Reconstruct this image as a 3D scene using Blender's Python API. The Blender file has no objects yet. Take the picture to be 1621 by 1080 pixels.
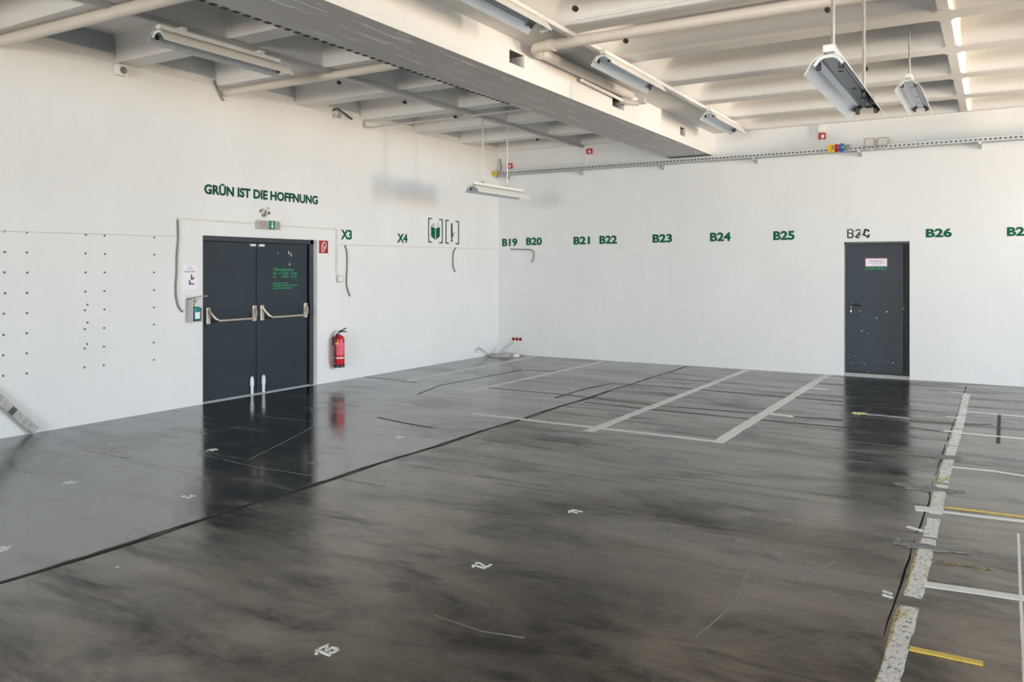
import bpy, bmesh, math, random
from mathutils import Vector
random.seed(7)
SC = bpy.context.scene
COL = SC.collection
PI = math.pi

# ------------------------------------------------------------------ camera
F_PX, YAW, HOR, U0 = 1284.97, 0.537753, 425.664, 810.5
CAM = Vector((8.5523, -13.8095, 1.70))
cd = bpy.data.cameras.new('camera')
cam = bpy.data.objects.new('camera', cd)
COL.objects.link(cam)
cam.location = CAM
cam.rotation_euler = (PI / 2, 0, YAW)
cd.sensor_width = 36.0
cd.lens = 36.0 * F_PX / 1621.0
cd.shift_y = (HOR - 540.0) / 1621.0
cd.clip_start = 0.05
cd.clip_end = 200
SC.camera = cam

# ------------------------------------------------------------------ world and daylight
w = bpy.data.worlds.new('world')
SC.world = w
w.use_nodes = True
w.node_tree.nodes['Background'].inputs[0].default_value = (0.75, 0.86, 1.0, 1)
w.node_tree.nodes['Background'].inputs[1].default_value = 0.6

def area(name, loc, aim, sx, sy, power, col, spread=180):
    l = bpy.data.lights.new(name, 'AREA')
    l.shape = 'RECTANGLE'; l.size = sx; l.size_y = sy
    l.energy = power; l.color = col; l.spread = math.radians(spread)
    o = bpy.data.objects.new(name, l); COL.objects.link(o)
    o.location = loc
    d = Vector(aim)
    o.rotation_euler = d.to_track_quat('-Z', 'Y').to_euler()
    return o

RX, RY = 17.0, -24.0                       # right wall, rear wall
WIN_R = [(-5.2, -0.8), (-10.4, -6.0), (-15.6, -11.2), (-20.8, -16.4)]   # y ranges, right wall
FILL_WIN_B = [(4.6, 9.0), (9.8, 13.0), (13.8, 16.6)]
RZ0 = 0.7                          # x ranges, rear wall: unseen windows added to brighten the end wall
WZ0, WZ1 = 2.05, 3.40
WIN_POW = [410, 195, 72, 50]
for i, (a, b) in enumerate(WIN_R):         # daylight through the windows: cool from the sky, warm off the yard
    area('window_or_fill_skylight', (RX - 0.06, (a + b) / 2, 2.74), (-1, 0, -0.48), 1.2, b - a - 0.2, WIN_POW[i] * 1.12, (0.53, 0.77, 1.0), 82)
    area('window_or_fill_groundlight', (RX - 0.08, (a + b) / 2, 2.70), (-1, 0, 0.44), 1.2, b - a - 0.2, WIN_POW[i] * 1.25, (1.0, 0.80, 0.57), 82)
for (a, b), kp in zip(FILL_WIN_B, (1.75, 0.5, 0.25)):  # fill light for the end wall, set in the added rear windows
    area('window_or_fill_skylight', ((a + b) / 2, RY + 0.06, 2.05), (0, 1, -0.36), b - a - 0.2, 2.4, 300 * kp, (0.60, 0.81, 1.0), 96)
    area('window_or_fill_groundlight', ((a + b) / 2, RY + 0.08, 2.0), (0, 1, 0.36), b - a - 0.2, 2.4, 270 * kp, (1.0, 0.80, 0.57), 96)

SC.view_settings.view_transform = 'Standard'
SC.view_settings.look = 'None'
SC.view_settings.exposure = -0.12
SC.view_settings.gamma = 1.0
SC.view_settings.use_curve_mapping = False

# ------------------------------------------------------------------ photo pixel -> point on a real plane of the room
DV = Vector((-math.sin(YAW), math.cos(YAW))); RV = Vector((math.cos(YAW), math.sin(YAW)))
def ray(u, v):
    q = DV + RV * ((u - U0) / F_PX)
    return Vector((q.x, q.y, (HOR - v) / F_PX))
def PX(u, v, x=0.0):
    q = ray(u, v); return CAM + q * ((x - CAM.x) / q.x)
def PY(u, v, y=0.0):
    q = ray(u, v); return CAM + q * ((y - CAM.y) / q.y)
def PZ(u, v, z=0.0):
    q = ray(u, v); return CAM + q * ((z - CAM.z) / q.z)

# ------------------------------------------------------------------ materials
def lin(c):
    return tuple(((x / 255) / 12.92 if x / 255 <= 0.04045 else ((x / 255 + 0.055) / 1.055) ** 2.4) for x in c)

class NT:
    def __init__(s, name):
        s.m = bpy.data.materials.new(name); s.m.use_nodes = True
        s.t = s.m.node_tree; s.n = s.t.nodes; s.b = s.n['Principled BSDF']
    def node(s, kind, **kw):
        n = s.n.new(kind)
        for k, v in kw.items(): setattr(n, k, v)
        return n
    def link(s, a, b): s.t.links.new(a, b)
    def coord(s, scale=(1, 1, 1)):
        g = s.node('ShaderNodeNewGeometry'); mp = s.node('ShaderNodeMapping')
        mp.inputs['Scale'].default_value = scale
        s.link(g.outputs['Position'], mp.inputs['Vector']); return mp.outputs['Vector']
    def noise(s, scale, detail=4, rough=0.6, vec=None, dist=0.0):
        n = s.node('ShaderNodeTexNoise')
        n.inputs['Scale'].default_value = scale; n.inputs['Detail'].default_value = detail
        n.inputs['Roughness'].default_value = rough; n.inputs['Distortion'].default_value = dist
        if vec is not None: s.link(vec, n.inputs['Vector'])
        return n.outputs['Fac']
    def ramp(s, fac, stops):
        r = s.node('ShaderNodeValToRGB'); e = r.color_ramp.elements
        while len(e) < len(stops): e.new(0.5)
        for el, (p, c) in zip(e, stops):
            el.position = p
            el.color = (c, c, c, 1) if isinstance(c, (int, float)) else (*c, 1)
        s.link(fac, r.inputs['Fac']); return r.outputs['Color']
    def mix(s, fac, a, b, blend='MIX'):
        m = s.node('ShaderNodeMix', data_type='RGBA', blend_type=blend)
        for sock, v in ((m.inputs[0], fac), (m.inputs[6], a), (m.inputs[7], b)):
            if isinstance(v, bpy.types.NodeSocket): s.link(v, sock)
            elif isinstance(v, (int, float)): sock.default_value = v
            else: sock.default_value = (*v, 1)
        return m.outputs[2]
    def math(s, op, a, b=0.0):
        m = s.node('ShaderNodeMath', operation=op)
        for sock, v in ((m.inputs[0], a), (m.inputs[1], b)):
            if isinstance(v, bpy.types.NodeSocket): s.link(v, sock)
            else: sock.default_value = v
        return m.outputs[0]
    def bump(s, h, strength=0.2, dist=0.01):
        b = s.node('ShaderNodeBump')
        b.inputs['Strength'].default_value = strength; b.inputs['Distance'].default_value = dist
        s.link(h, b.inputs['Height']); s.link(b.outputs['Normal'], s.b.inputs['Normal'])

def simple(name, col, rough=0.5, metal=0.0, var=0.08, scale=18.0, spec=0.5):
    k = NT(name)
    f = k.noise(scale, 3, 0.6, k.coord())
    lo = tuple(c * (1 - var) for c in col); hi = tuple(min(1, c * (1 + var)) for c in col)
    k.link(k.ramp(f, [(0.3, lo), (0.7, hi)]), k.b.inputs['Base Color'])
    k.b.inputs['Roughness'].default_value = rough; k.b.inputs['Metallic'].default_value = metal
    k.b.inputs['Specular IOR Level'].default_value = spec
    return k.m

def plaster(name, col, dirt=0.06):
    k = NT(name)
    big = k.noise(0.7, 5, 0.6, k.coord((1, 1, 0.6)))
    fine = k.noise(9, 4, 0.65, k.coord((1, 1, 0.25)))
    c = k.mix(k.ramp(big, [(0.35, 0.0), (0.7, 1.0)]), tuple(x * (1 - dirt) for x in col), col)
    c = k.mix(k.ramp(fine, [(0.42, 0.0), (0.75, 0.12)]), c, tuple(x * 0.8 for x in col))
    k.link(c, k.b.inputs['Base Color'])
    k.b.inputs['Roughness'].default_value = 0.75
    k.b.inputs['Specular IOR Level'].default_value = 0.25
    k.bump(k.noise(60, 3, 0.6, k.coord()), 0.12, 0.004)
    return k.m

def floor_mat():
    k = NT('sealed_concrete_floor')
    pos = k.coord()
    cloud = k.noise(0.55, 6, 0.62, k.coord((0.55, 1.0, 1)), 0.4)
    streak = k.noise(1.6, 6, 0.68, k.coord((0.35, 2.6, 1)), 0.3)
    grain = k.noise(26, 4, 0.7, k.coord((0.6, 1.6, 1)))
    # two pours: the slab left of the joint is greyer and smoother
    sep = k.node('ShaderNodeSeparateXYZ'); k.link(pos, sep.inputs[0])
    left = k.ramp(k.math('MULTIPLY', sep.outputs['X'], 0.1), [(0.388, 1.0), (0.396, 0.0)])
    cl2 = k.noise(1.9, 6, 0.66, k.coord((0.7, 1.2, 1)), 0.6)
    base_r = k.ramp(cloud, [(0.34, (0.0035, 0.003, 0.0023)), (0.5, (0.0105, 0.009, 0.007)), (0.68, (0.030, 0.0255, 0.020))])
    base_l = k.ramp(cloud, [(0.34, (0.003, 0.0029, 0.0028)), (0.5, (0.0065, 0.0063, 0.006)), (0.70, (0.016, 0.0155, 0.015))])
    c = k.mix(left, base_r, base_l)
    c = k.mix(k.ramp(cl2, [(0.52, 0.0), (0.70, 0.8)]), c, (0.036, 0.032, 0.027))
    c = k.mix(k.ramp(streak, [(0.34, 0.9), (0.48, 0.0)]), c, (0.003, 0.0026, 0.0022))
    c = k.mix(k.ramp(grain, [(0.5, 0.0), (0.8, 0.5)]), c, (0.050, 0.045, 0.040))
    # flecks of white paint
    v = k.node('ShaderNodeTexVoronoi'); v.inputs['Scale'].default_value = 4.2; k.link(pos, v.inputs['Vector'])
    vs = k.node('ShaderNodeSeparateColor'); k.link(v.outputs['Color'], vs.inputs[0])
    fleck = k.ramp(k.math('SUBTRACT', v.outputs['Distance'], k.math('MULTIPLY', vs.outputs[1], 0.035)), [(0.020, 1.0), (0.034, 0.0)])
    where = k.math('MULTIPLY', k.ramp(k.noise(0.8, 3, 0.5, pos), [(0.50, 0.0), (0.56, 0.9)]), k.ramp(vs.outputs[0], [(0.55, 0.0), (0.60, 1.0)]))
    c = k.mix(k.math('MULTIPLY', fleck, where), c, (0.50, 0.49, 0.46))
    k.link(c, k.b.inputs['Base Color'])
    r_l = k.ramp(streak, [(0.34, 0.30), (0.46, 0.14), (0.66, 0.10)])
    r_r = k.ramp(streak, [(0.34, 0.44), (0.46, 0.23), (0.66, 0.13)])
    r = k.mix(left, r_r, r_l)
    r = k.mix(k.ramp(cloud, [(0.34, 0.6), (0.50, 0.0)]), r, (0.50,) * 3)
    r = k.mix(k.ramp(cl2, [(0.55, 0.0), (0.72, 0.5)]), r, (0.45,) * 3)
    k.link(r, k.b.inputs['Roughness'])
    dull = k.ramp(k.noise(1.3, 7, 0.7, k.coord((0.75, 1.5, 1)), 0.5), [(0.40, 0.13), (0.52, 0.52), (0.60, 0.70)])
    fine = k.ramp(k.noise(7.0, 6, 0.75, k.coord((0.5, 2.2, 1)), 0.4), [(0.38, 0.85), (0.52, 1.0)])
    lvl = k.math('MULTIPLY', k.mix(left, dull, (0.98,) * 3), fine)
    k.link(lvl, k.b.inputs['Specular IOR Level'])
    k.link(k.mix(left, (1.0, 0.93, 0.85), (1.0, 1.0, 1.0)), k.b.inputs['Specular Tint'])
    k.b.inputs['IOR'].default_value = 2.3
    k.bump(k.mix(0.5, k.noise(40, 4, 0.7, pos), streak), 0.03, 0.004)
    return k.m

def worn_paint(name, col, wear=0.5, under=(0.035, 0.032, 0.028), col2=None):
    k = NT(name)
    f = k.noise(46, 8, 0.8, k.coord((1.2, 0.7, 1)), 0.3)
    g = k.noise(1.4, 3, 0.6, k.coord())
    c = col
    if col2 is not None:
        c = k.mix(k.ramp(k.noise(2.6, 5, 0.7, k.coord((2.5, 0.8, 1))), [(0.55, 0.0), (0.62, 1.0)]), col, col2)
    c = k.mix(k.ramp(g, [(0.3, 0.0), (0.8, 0.3)]), c, tuple(x * 0.6 for x in col))
    c = k.mix(k.ramp(f, [(wear - 0.035, 1.0), (wear + 0.03, 0.0)]), c, under)
    k.link(c, k.b.inputs['Base Color'])
    k.b.inputs['Roughness'].default_value = 0.45
    return k.m

def soffit_mat():
    k = NT('raw_concrete_soffit')
    s1 = k.noise(1.0, 6, 0.7, k.coord((26, 0.5, 1)))
    fl = k.noise(1.0, 5, 0.75, k.coord((34, 2.2, 1)), 0.2)
    band = k.noise(1.0, 2, 0.5, k.coord((9, 0.05, 1)))
    c = k.ramp(s1, [(0.3, (0.42, 0.415, 0.41)), (0.7, (0.60, 0.595, 0.59))])
    c = k.mix(k.ramp(k.math('MULTIPLY', fl, k.ramp(band, [(0.40, 0.75), (0.6, 1.0)])), [(0.52, 0.0), (0.58, 1.0)]), c, (0.85, 0.84, 0.82))
    k.link(c, k.b.inputs['Base Color']); k.b.inputs['Roughness'].default_value = 0.85
    k.bump(s1, 0.4, 0.01)
    return k.m

M = {}
M['wall'] = plaster('white_wall_paint', (0.795, 0.797, 0.795))
M['ceil'] = plaster('painted_concrete', (0.735, 0.718, 0.695), 0.05)
M['end_face'] = simple('grey_end_face', (0.40, 0.435, 0.455), 0.8, var=0.06)
M['beam'] = plaster('white_beam_paint', (0.80, 0.785, 0.755), 0.04)
M['soffit'] = soffit_mat()
M['floor'] = floor_mat()
M['seam'] = simple('dark_joint_filler', (0.006, 0.005, 0.004), 0.85, spec=0.08)
M['seam2'] = simple('brown_seam', (0.022, 0.018, 0.014), 0.6, spec=0.25)
M['rust'] = simple('stained_joint', (0.022, 0.014, 0.009), 0.8, spec=0.15)
M['patch'] = simple('grey_patch_mortar', (0.20, 0.19, 0.175), 0.85, var=0.35, spec=0.12)
M['white_line'] = worn_paint('white_floor_paint', (0.62, 0.60, 0.56), 0.33)
M['old_line'] = worn_paint('worn_white_floor_paint', (0.62, 0.60, 0.56), 0.44, col2=(0.46, 0.38, 0.14))
M['faint_line'] = worn_paint('faded_white_floor_paint', (0.36, 0.35, 0.33), 0.44)
M['yellow_line'] = worn_paint('yellow_floor_paint', (0.62, 0.42, 0.06), 0.38)
M['old_yellow'] = worn_paint('old_yellow_floor_paint', (0.42, 0.33, 0.10), 0.46)
M['faint_yellow'] = worn_paint('faded_yellow_floor_paint', (0.24, 0.19, 0.07), 0.5)
M['spot'] = simple('pale_yellow_paint', (0.62, 0.56, 0.22), 0.5)
M['scratch'] = simple('pale_scratch', (0.21, 0.205, 0.19), 0.55)
M['stencil'] = simple('white_stencil_paint', (0.72, 0.70, 0.66), 0.5)
M['door'] = simple('anthracite_door_paint', (0.019, 0.031, 0.043), 0.5, spec=0.35, var=0.10, scale=3.0)
M['frame'] = simple('anthracite_frame_paint', (0.030, 0.038, 0.046), 0.45, var=0.06)
M['black'] = simple('recess_shade_black', (0.006, 0.006, 0.006), 0.6)
M['blackp'] = simple('black_plastic', (0.012, 0.012, 0.013), 0.35)
M['brass'] = simple('aged_bar_metal', (0.62, 0.575, 0.49), 0.35, 0.6)
M['plastic'] = simple('white_plastic', (0.78, 0.77, 0.74), 0.4)
M['lampw'] = simple('white_enamel_lamp', (0.78, 0.77, 0.74), 0.35, var=0.03)
M['reflect'] = simple('mill_reflector_metal', (0.58, 0.62, 0.67), 0.3, 0.6, var=0.04)
M['tray'] = simple('galvanised_steel', (0.42, 0.44, 0.45), 0.45, 0.6)
M['slot'] = simple('slot_shadow_gap', (0.02, 0.02, 0.02), 0.8)
M['grey'] = simple('grey_plastic', (0.33, 0.31, 0.285), 0.5)
M['lgrey'] = simple('light_grey_plastic', (0.50, 0.48, 0.45), 0.5)
M['steel'] = simple('rod_steel', (0.48, 0.46, 0.43), 0.35, 0.7)
M['pipe'] = simple('cream_pipe_paint', (0.66, 0.60, 0.52), 0.45, var=0.025)
M['rail'] = simple('rail_white', (0.72, 0.71, 0.68), 0.4)
M['railg'] = simple('rail_grey', (0.40, 0.395, 0.385), 0.5)
M['cable'] = simple('grey_cable', (0.20, 0.19, 0.17), 0.5)
M['cablew'] = simple('pale_cable', (0.62, 0.61, 0.58), 0.5)
M['green'] = simple('green_letter_paint', lin((6, 92, 63)), 0.6, var=0.06, spec=0.15)
M['dkgreen'] = simple('dark_green_letter_paint', lin((6, 76, 56)), 0.6, spec=0.15)
M['signgreen'] = simple('exit_sign_green', lin((0, 128, 66)), 0.35)
M['doorgreen'] = simple('door_green_letters', lin((30, 140, 90)), 0.5)
M['dkgrey'] = simple('dark_grey_mark', lin((62, 66, 62)), 0.6)
M['plug'] = simple('grey_plug', lin((88, 90, 88)), 0.6)
M['trunk'] = simple('aged_white_trunking', (0.66, 0.64, 0.60), 0.5)
M['blk'] = simple('black_marker', lin((18, 20, 22)), 0.6)
M['red'] = simple('signal_red_paint', lin((190, 16, 30)), 0.3, var=0.05)
M['signred'] = simple('sign_red', lin((160, 10, 20)), 0.4)
M['pink'] = simple('extinguisher_label_print', lin((225, 90, 110)), 0.5, var=0.35, scale=45)
M['yellow'] = simple('yellow_plastic', lin((225, 195, 30)), 0.45)
M['blue'] = simple('blue_plastic', lin((40, 110, 175)), 0.45)
M['teal'] = simple('teal_liquid', lin((18, 125, 130)), 0.2)
M['paper'] = simple('white_paper', lin((236, 232, 240)), 0.7, var=0.02)
M['skin'] = simple('printed_hand_brown', lin((120, 60, 45)), 0.7)
M['print'] = simple('printed_grey_ink', lin((120, 115, 130)), 0.7)
M['printd'] = simple('printed_dark_ink', lin((66, 66, 80)), 0.7)
M['alu'] = simple('worn_aluminium', (0.34, 0.33, 0.31), 0.45, 0.3, var=0.3, scale=25)
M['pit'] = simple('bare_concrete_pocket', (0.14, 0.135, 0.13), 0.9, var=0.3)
M['bare'] = simple('chipped_plaster', (0.50, 0.47, 0.43), 0.9, var=0.3, scale=40)
M['sill'] = simple('pale_threshold_metal', (0.30, 0.31, 0.29), 0.5, 0.2)
k = NT('perforated_galvanised_steel')
sp = k.node('ShaderNodeSeparateXYZ'); k.link(k.coord(), sp.inputs[0])
fr = k.math('FRACT', k.math('MULTIPLY', sp.outputs['X'], 16.0))
zc_ = k.node('ShaderNodeMath', operation='COMPARE'); k.link(sp.outputs['Z'], zc_.inputs[0]); zc_.inputs[1].default_value = 3.578; zc_.inputs[2].default_value = 0.011
k.link(k.mix(k.math('MULTIPLY', k.math('GREATER_THAN', fr, 0.40), zc_.outputs[0]), (0.50, 0.515, 0.52), (0.05, 0.05, 0.05)), k.b.inputs['Base Color'])
k.b.inputs['Roughness'].default_value = 0.5; k.b.inputs['Metallic'].default_value = 0.3
M['trayslot'] = k.m
g = NT('window_glass'); g.b.inputs['Base Color'].default_value = (0.9, 0.95, 1, 1)
g.b.inputs['Roughness'].default_value = 0.05; g.b.inputs['Transmission Weight'].default_value = 1.0
M['glass'] = g.m

# ------------------------------------------------------------------ mesh builder
def world_loc(o):
    v = Vector((0, 0, 0))
    while o is not None:
        v += o.location; o = o.parent
    return v

class MB:
    def __init__(s): s.v = []; s.f = []; s.mi = []; s.cur = 0
    def quad(s, a, b, c, d):
        i = len(s.v); s.v += [Vector(a), Vector(b), Vector(c), Vector(d)]; s.f.append((i, i + 1, i + 2, i + 3)); s.mi.append(s.cur); return s
    def box(s, x0, x1, y0, y1, z0, z1):
        if x0 > x1: x0, x1 = x1, x0
        if y0 > y1: y0, y1 = y1, y0
        if z0 > z1: z0, z1 = z1, z0
        i = len(s.v)
        s.v += [Vector(p) for p in ((x0, y0, z0), (x1, y0, z0), (x1, y1, z0), (x0, y1, z0), (x0, y0, z1), (x1, y0, z1), (x1, y1, z1), (x0, y1, z1))]
        for q in ((0, 3, 2, 1), (4, 5, 6, 7), (0, 1, 5, 4), (1, 2, 6, 5), (2, 3, 7, 6), (3, 0, 4, 7)):
            s.f.append(tuple(i + k for k in q)); s.mi.append(s.cur)
        return s
    def prism(s, pts, off):
        """closed polygon pts (3D) extruded by vector off"""
        n = len(pts); i = len(s.v); off = Vector(off)
        s.v += [Vector(p) for p in pts] + [Vector(p) + off for p in pts]
        s.f.append(tuple(range(i + n - 1, i - 1, -1))); s.mi.append(s.cur)
        s.f.append(tuple(range(i + n, i + 2 * n))); s.mi.append(s.cur)
        for k in range(n):
            j = (k + 1) % n
            s.f.append((i + k, i + j, i + n + j, i + n + k)); s.mi.append(s.cur)
        return s
    def tube(s, pts, r, n=10, cap=True):
        pts = [Vector(p) for p in pts]; rings = []
        prev = None
        for k, p in enumerate(pts):
            t = (pts[min(k + 1, len(pts) - 1)] - pts[max(k - 1, 0)]).normalized()
            if prev is None:
                a = Vector((0, 0, 1)) if abs(t.z) < 0.9 else Vector((1, 0, 0))
                u = t.cross(a).normalized()
            else:
                u = (prev - t * prev.dot(t)).normalized()
            prev = u; b = t.cross(u); i = len(s.v)
            rr = r[k] if isinstance(r, (list, tuple)) else r
            s.v += [p + (u * math.cos(2 * PI * q / n) + b * math.sin(2 * PI * q / n)) * rr for q in range(n)]
            rings.append(i)
        for a, b in zip(rings, rings[1:]):
            for q in range(n):
                j = (q + 1) % n
                s.f.append((a + q, a + j, b + j, b + q)); s.mi.append(s.cur)
        if cap:
            s.f.append(tuple(range(rings[0] + n - 1, rings[0] - 1, -1))); s.mi.append(s.cur)
            s.f.append(tuple(range(rings[-1], rings[-1] + n))); s.mi.append(s.cur)
        return s
    def lathe(s, c, prof, n=24, axis='z'):
        c = Vector(c); rings = []
        for r, h in prof:
            i = len(s.v); rings.append(i)
            for q in range(n):
                a = 2 * PI * q / n; p, w_ = r * math.cos(a), r * math.sin(a)
                s.v.append(c + (Vector((p, w_, h)) if axis == 'z' else Vector((h, p, w_)) if axis == 'x' else Vector((w_, h, p))))
        for a, b in zip(rings, rings[1:]):
            for q in range(n):
                j = (q + 1) % n
                s.f.append((a + q, a + j, b + j, b + q)); s.mi.append(s.cur)
        s.f.append(tuple(range(rings[0] + n - 1, rings[0] - 1, -1))); s.mi.append(s.cur)
        s.f.append(tuple(range(rings[-1], rings[-1] + n))); s.mi.append(s.cur)
        return s
    def build(s, name, mats, parent=None, smooth=False, bevel=0.0, loc=None):
        me = bpy.data.meshes.new(name)
        base = world_loc(parent) if parent is not None else Vector((0, 0, 0))
        if parent is None and loc is None and s.v:
            xs, ys, zs = zip(*[tuple(p) for p in s.v])
            loc = Vector(((min(xs) + max(xs)) / 2, (min(ys) + max(ys)) / 2, min(zs)))
        if parent is None: base = Vector(loc)
        me.from_pydata([tuple(p - base) for p in s.v], [], s.f)
        if not isinstance(mats, (list, tuple)): mats = [mats]
        for m_ in mats: me.materials.append(m_)
        for p, k in zip(me.polygons, s.mi): p.material_index = k
        bm = bmesh.new(); bm.from_mesh(me)
        bmesh.ops.recalc_face_normals(bm, faces=bm.faces)
        bm.to_mesh(me); bm.free()
        if smooth:
            for p in me.polygons: p.use_smooth = True
            me.set_sharp_from_angle(angle=math.radians(38))
        o = bpy.data.objects.new(name, me); COL.objects.link(o)
        if parent is not None: o.parent = parent
        else: o.location = base
        if bevel:
            b = o.modifiers.new('bevel', 'BEVEL'); b.width = bevel; b.segments = 2; b.limit_method = 'ANGLE'
        return o

def tag(o, label=None, cat=None, group=None, kind=None):
    if label: o['label'] = label
    if cat: o['category'] = cat
    if group: o['group'] = group
    if kind: o['kind'] = kind
    return o
def thing(name, label, cat, loc, group=None):
    o = bpy.data.objects.new(name, None); o.empty_display_size = 0.1
    COL.objects.link(o); o.location = Vector(loc)
    return tag(o, label, cat, group)
def structure(name, label, cat, loc):
    return tag(thing(name, label, cat, loc), kind='structure')
def S(o, label, cat): return tag(o, label, cat, kind='structure')

def text_mesh(mb, s, place, s0, s1, t0, t1, bold=0.025, depth=0.0025):
    """flat lettering; place(a, b, d) maps letter plane (along, up, out) into the room"""
    c = bpy.data.curves.new('lettering', 'FONT'); c.body = s; c.size = 1.0; c.offset = bold; c.extrude = 0.0
    c.resolution_u = 4
    o = bpy.data.objects.new('lettering', c); COL.objects.link(o)
    dg = bpy.context.evaluated_depsgraph_get(); dg.update()
    me = bpy.data.meshes.new_from_object(o.evaluated_get(dg))
    xs = [v.co.x for v in me.vertices]; ys = [v.co.y for v in me.vertices]
    ax, bx, ay, by = min(xs), max(xs), min(ys), max(ys)
    i = len(mb.v)
    for v in me.vertices:
        mb.v.append(place(s0 + (v.co.x - ax) / (bx - ax) * (s1 - s0), t0 + (v.co.y - ay) / (by - ay) * (t1 - t0), depth))
    for p in me.polygons:
        mb.f.append(tuple(i + k for k in p.vertices)); mb.mi.append(mb.cur)
    bpy.data.objects.remove(o); bpy.data.curves.remove(c); bpy.data.meshes.remove(me)
    return mb
def on_left(y, z, d): return Vector((d, y, z))
def on_back(x, z, d): return Vector((x, -d, z))

# ------------------------------------------------------------------ room shell
mb = MB(); mb.box(0, RX, RY, 0, -0.12, 0)
floor = S(mb.build('floor', M['floor']), 'dark glossy worn concrete floor of the hall with joints and stains', 'floor')

D1 = (-7.047, -5.049, 2.12)      # double door opening: y0, y1, top
mb = MB()
mb.box(-0.3, 0, RY, D1[0], 0, 4.45).box(-0.3, 0, D1[1], 0.3, 0, 4.45).box(-0.3, 0, D1[0], D1[1], D1[2], 4.45)
wall_left = S(mb.build('wall_left', M['wall']), 'white painted long wall with the dark double door', 'wall')
D2 = (6.462, 7.414, 2.124)
mb = MB()
mb.box(0, D2[0], 0, 0.3, 0, 4.45).box(D2[1], RX + 0.3, 0, 0.3, 0, 4.45).box(D2[0], D2[1], 0, 0.3, D2[2], 4.45)
wall_back = S(mb.build('wall_back', M['wall']), 'white painted end wall with green bay numbers and the single dark door', 'wall')

def windowed(axis, ranges, name, label):
    mb = MB()
    def bx(a, b, z0, z1):
        if axis == 'x': mb.box(RX, RX + 0.3, a, b, z0, z1)
        else: mb.box(a, b, RY - 0.3, RY, z0, z1)
    lo, hi = (RY - 0.3, 0.0) if axis == 'x' else (-0.3, RX)
    WZ0 = globals()['WZ0'] if axis == 'x' else RZ0
    bx(lo, hi, 0, WZ0); bx(lo, hi, WZ1, 4.45)
    e = lo
    for a, b in sorted(ranges): bx(e, a, WZ0, WZ1); e = b
    bx(e, hi, WZ0, WZ1)
    return S(mb.build(name, M['wall']), label, 'wall')
windowed('x', WIN_R, 'wall_right', 'white wall with a row of wide windows')
windowed('y', FILL_WIN_B, 'wall_rear', 'white rear wall with added unseen windows')
nwin = 0
for axis, ranges in (('x', WIN_R), ('y', FILL_WIN_B)):
    for a, b in ranges:
        nwin += 1
        mid = (a + b) / 2; WL = WZ0 if axis == 'x' else RZ0
        c = Vector((RX + 0.15, mid, WL)) if axis == 'x' else Vector((mid, RY - 0.15, WL))
        wroot = structure('window_%d' % nwin, 'wide white framed window out of view', 'window', c)  # the rear wall ones are added for their light
        fr, pn = MB(), MB()
        def bx(m_, p, q, z0, z1, t):
            if axis == 'x': m_.box(RX + 0.15 - t, RX + 0.15 + t, p, q, z0, z1)
            else: m_.box(p, q, RY - 0.15 - t, RY - 0.15 + t, z0, z1)
        for p, q, z0, z1 in ((a, b, WL, WL + 0.07), (a, b, WZ1 - 0.07, WZ1), (a, a + 0.07, WL, WZ1), (b - 0.07, b, WL, WZ1), (mid - 0.04, mid + 0.04, WL, WZ1)):
            bx(fr, p, q, z0, z1, 0.04)
        bx(pn, a + 0.05, b - 0.05, WL + 0.05, WZ1 - 0.05, 0.006)
        fr.build('window_frame', M['plastic'], wroot); pn.build('pane', M['glass'], wroot)

# ribbed, coffered concrete ceiling as one surface
RIB, PITCH, RW, CZ, CD = 0.0, 1.37, 0.25, 4.03, 0.30
KN = int(-RY / PITCH) + 1
ycof = [(-0.05, -(PITCH - RW))] + [(-PITCH * k, -PITCH * (k + 1) + RW) for k in range(1, KN)]
ycof = [(max(b, RY + 0.05), a) for a, b in ycof if a > RY + 0.4]
xcof = [(0.01, 1.66), (1.87, 3.50), (4.85, 8.10), (8.19, 11.2), (11.4, 14.4), (14.6, 16.95)]
STEP = (0, 0.006, 0.012, 0.02, 0.03, 0.05, 0.075, 0.10, 0.13, 0.16, 0.20, 0.28, 0.36)
def lines(iv, lo, hi):
    s = {lo, hi}
    for a, b in iv:
        for t in STEP: s.add(round(a + t, 4)); s.add(round(b - t, 4))
        s.add(round((a + b) / 2, 4))
    return sorted(t for t in s if lo <= t <= hi)
XS, YS = lines(xcof, -0.02, RX + 0.02), lines(ycof, RY - 0.02, 0.02)
def inside(t, iv):
    for a, b in iv:
        if a < t < b: return min(t - a, b - t)
    return 0.0
def prof(dx, dy, left):
    R, W = (0.05, 0.035) if left else (0.14, 0.14)
    d = R - math.hypot(max(0, R - dx), max(0, R - dy)) if (dx < R and dy < R) else min(dx, dy)
    t = max(0.0, min(1.0, d / W)); return t * t * (3 - 2 * t) if not left else t * (0.55 + 0.45 * (t * (3 - 2 * t)))
mb = MB()
for y in YS:
    dy = inside(y, ycof)
    for x in XS:
        dx = inside(x, xcof)
        if x < 1.0: dx *= 2.0                      # steep end face at the wall
        elif 4 < x < 6.4: dx *= 0.35              # soft end beside the beam
        elif x > 4: dx *= 2.4
        mb.v.append(Vector((x, y, CZ + (CD * prof(dx, dy, x < 4) if dx > 0 and dy > 0 else 0))))
nx = len(XS)
for j in range(len(YS) - 1):
    for i in range(nx - 1):
        a = j * nx + i; mb.f.append((a, a + nx, a + nx + 1, a + 1)); mb.mi.append(0)
ceiling = mb.build('ceiling', M['ceil'], smooth=False, loc=(RX / 2, RY / 2, CZ))
for p in ceiling.data.polygons: p.use_smooth = True
ceiling.data.set_sharp_from_angle(angle=math.radians(32))
ceiling.data.materials.append(M['end_face'])
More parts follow.
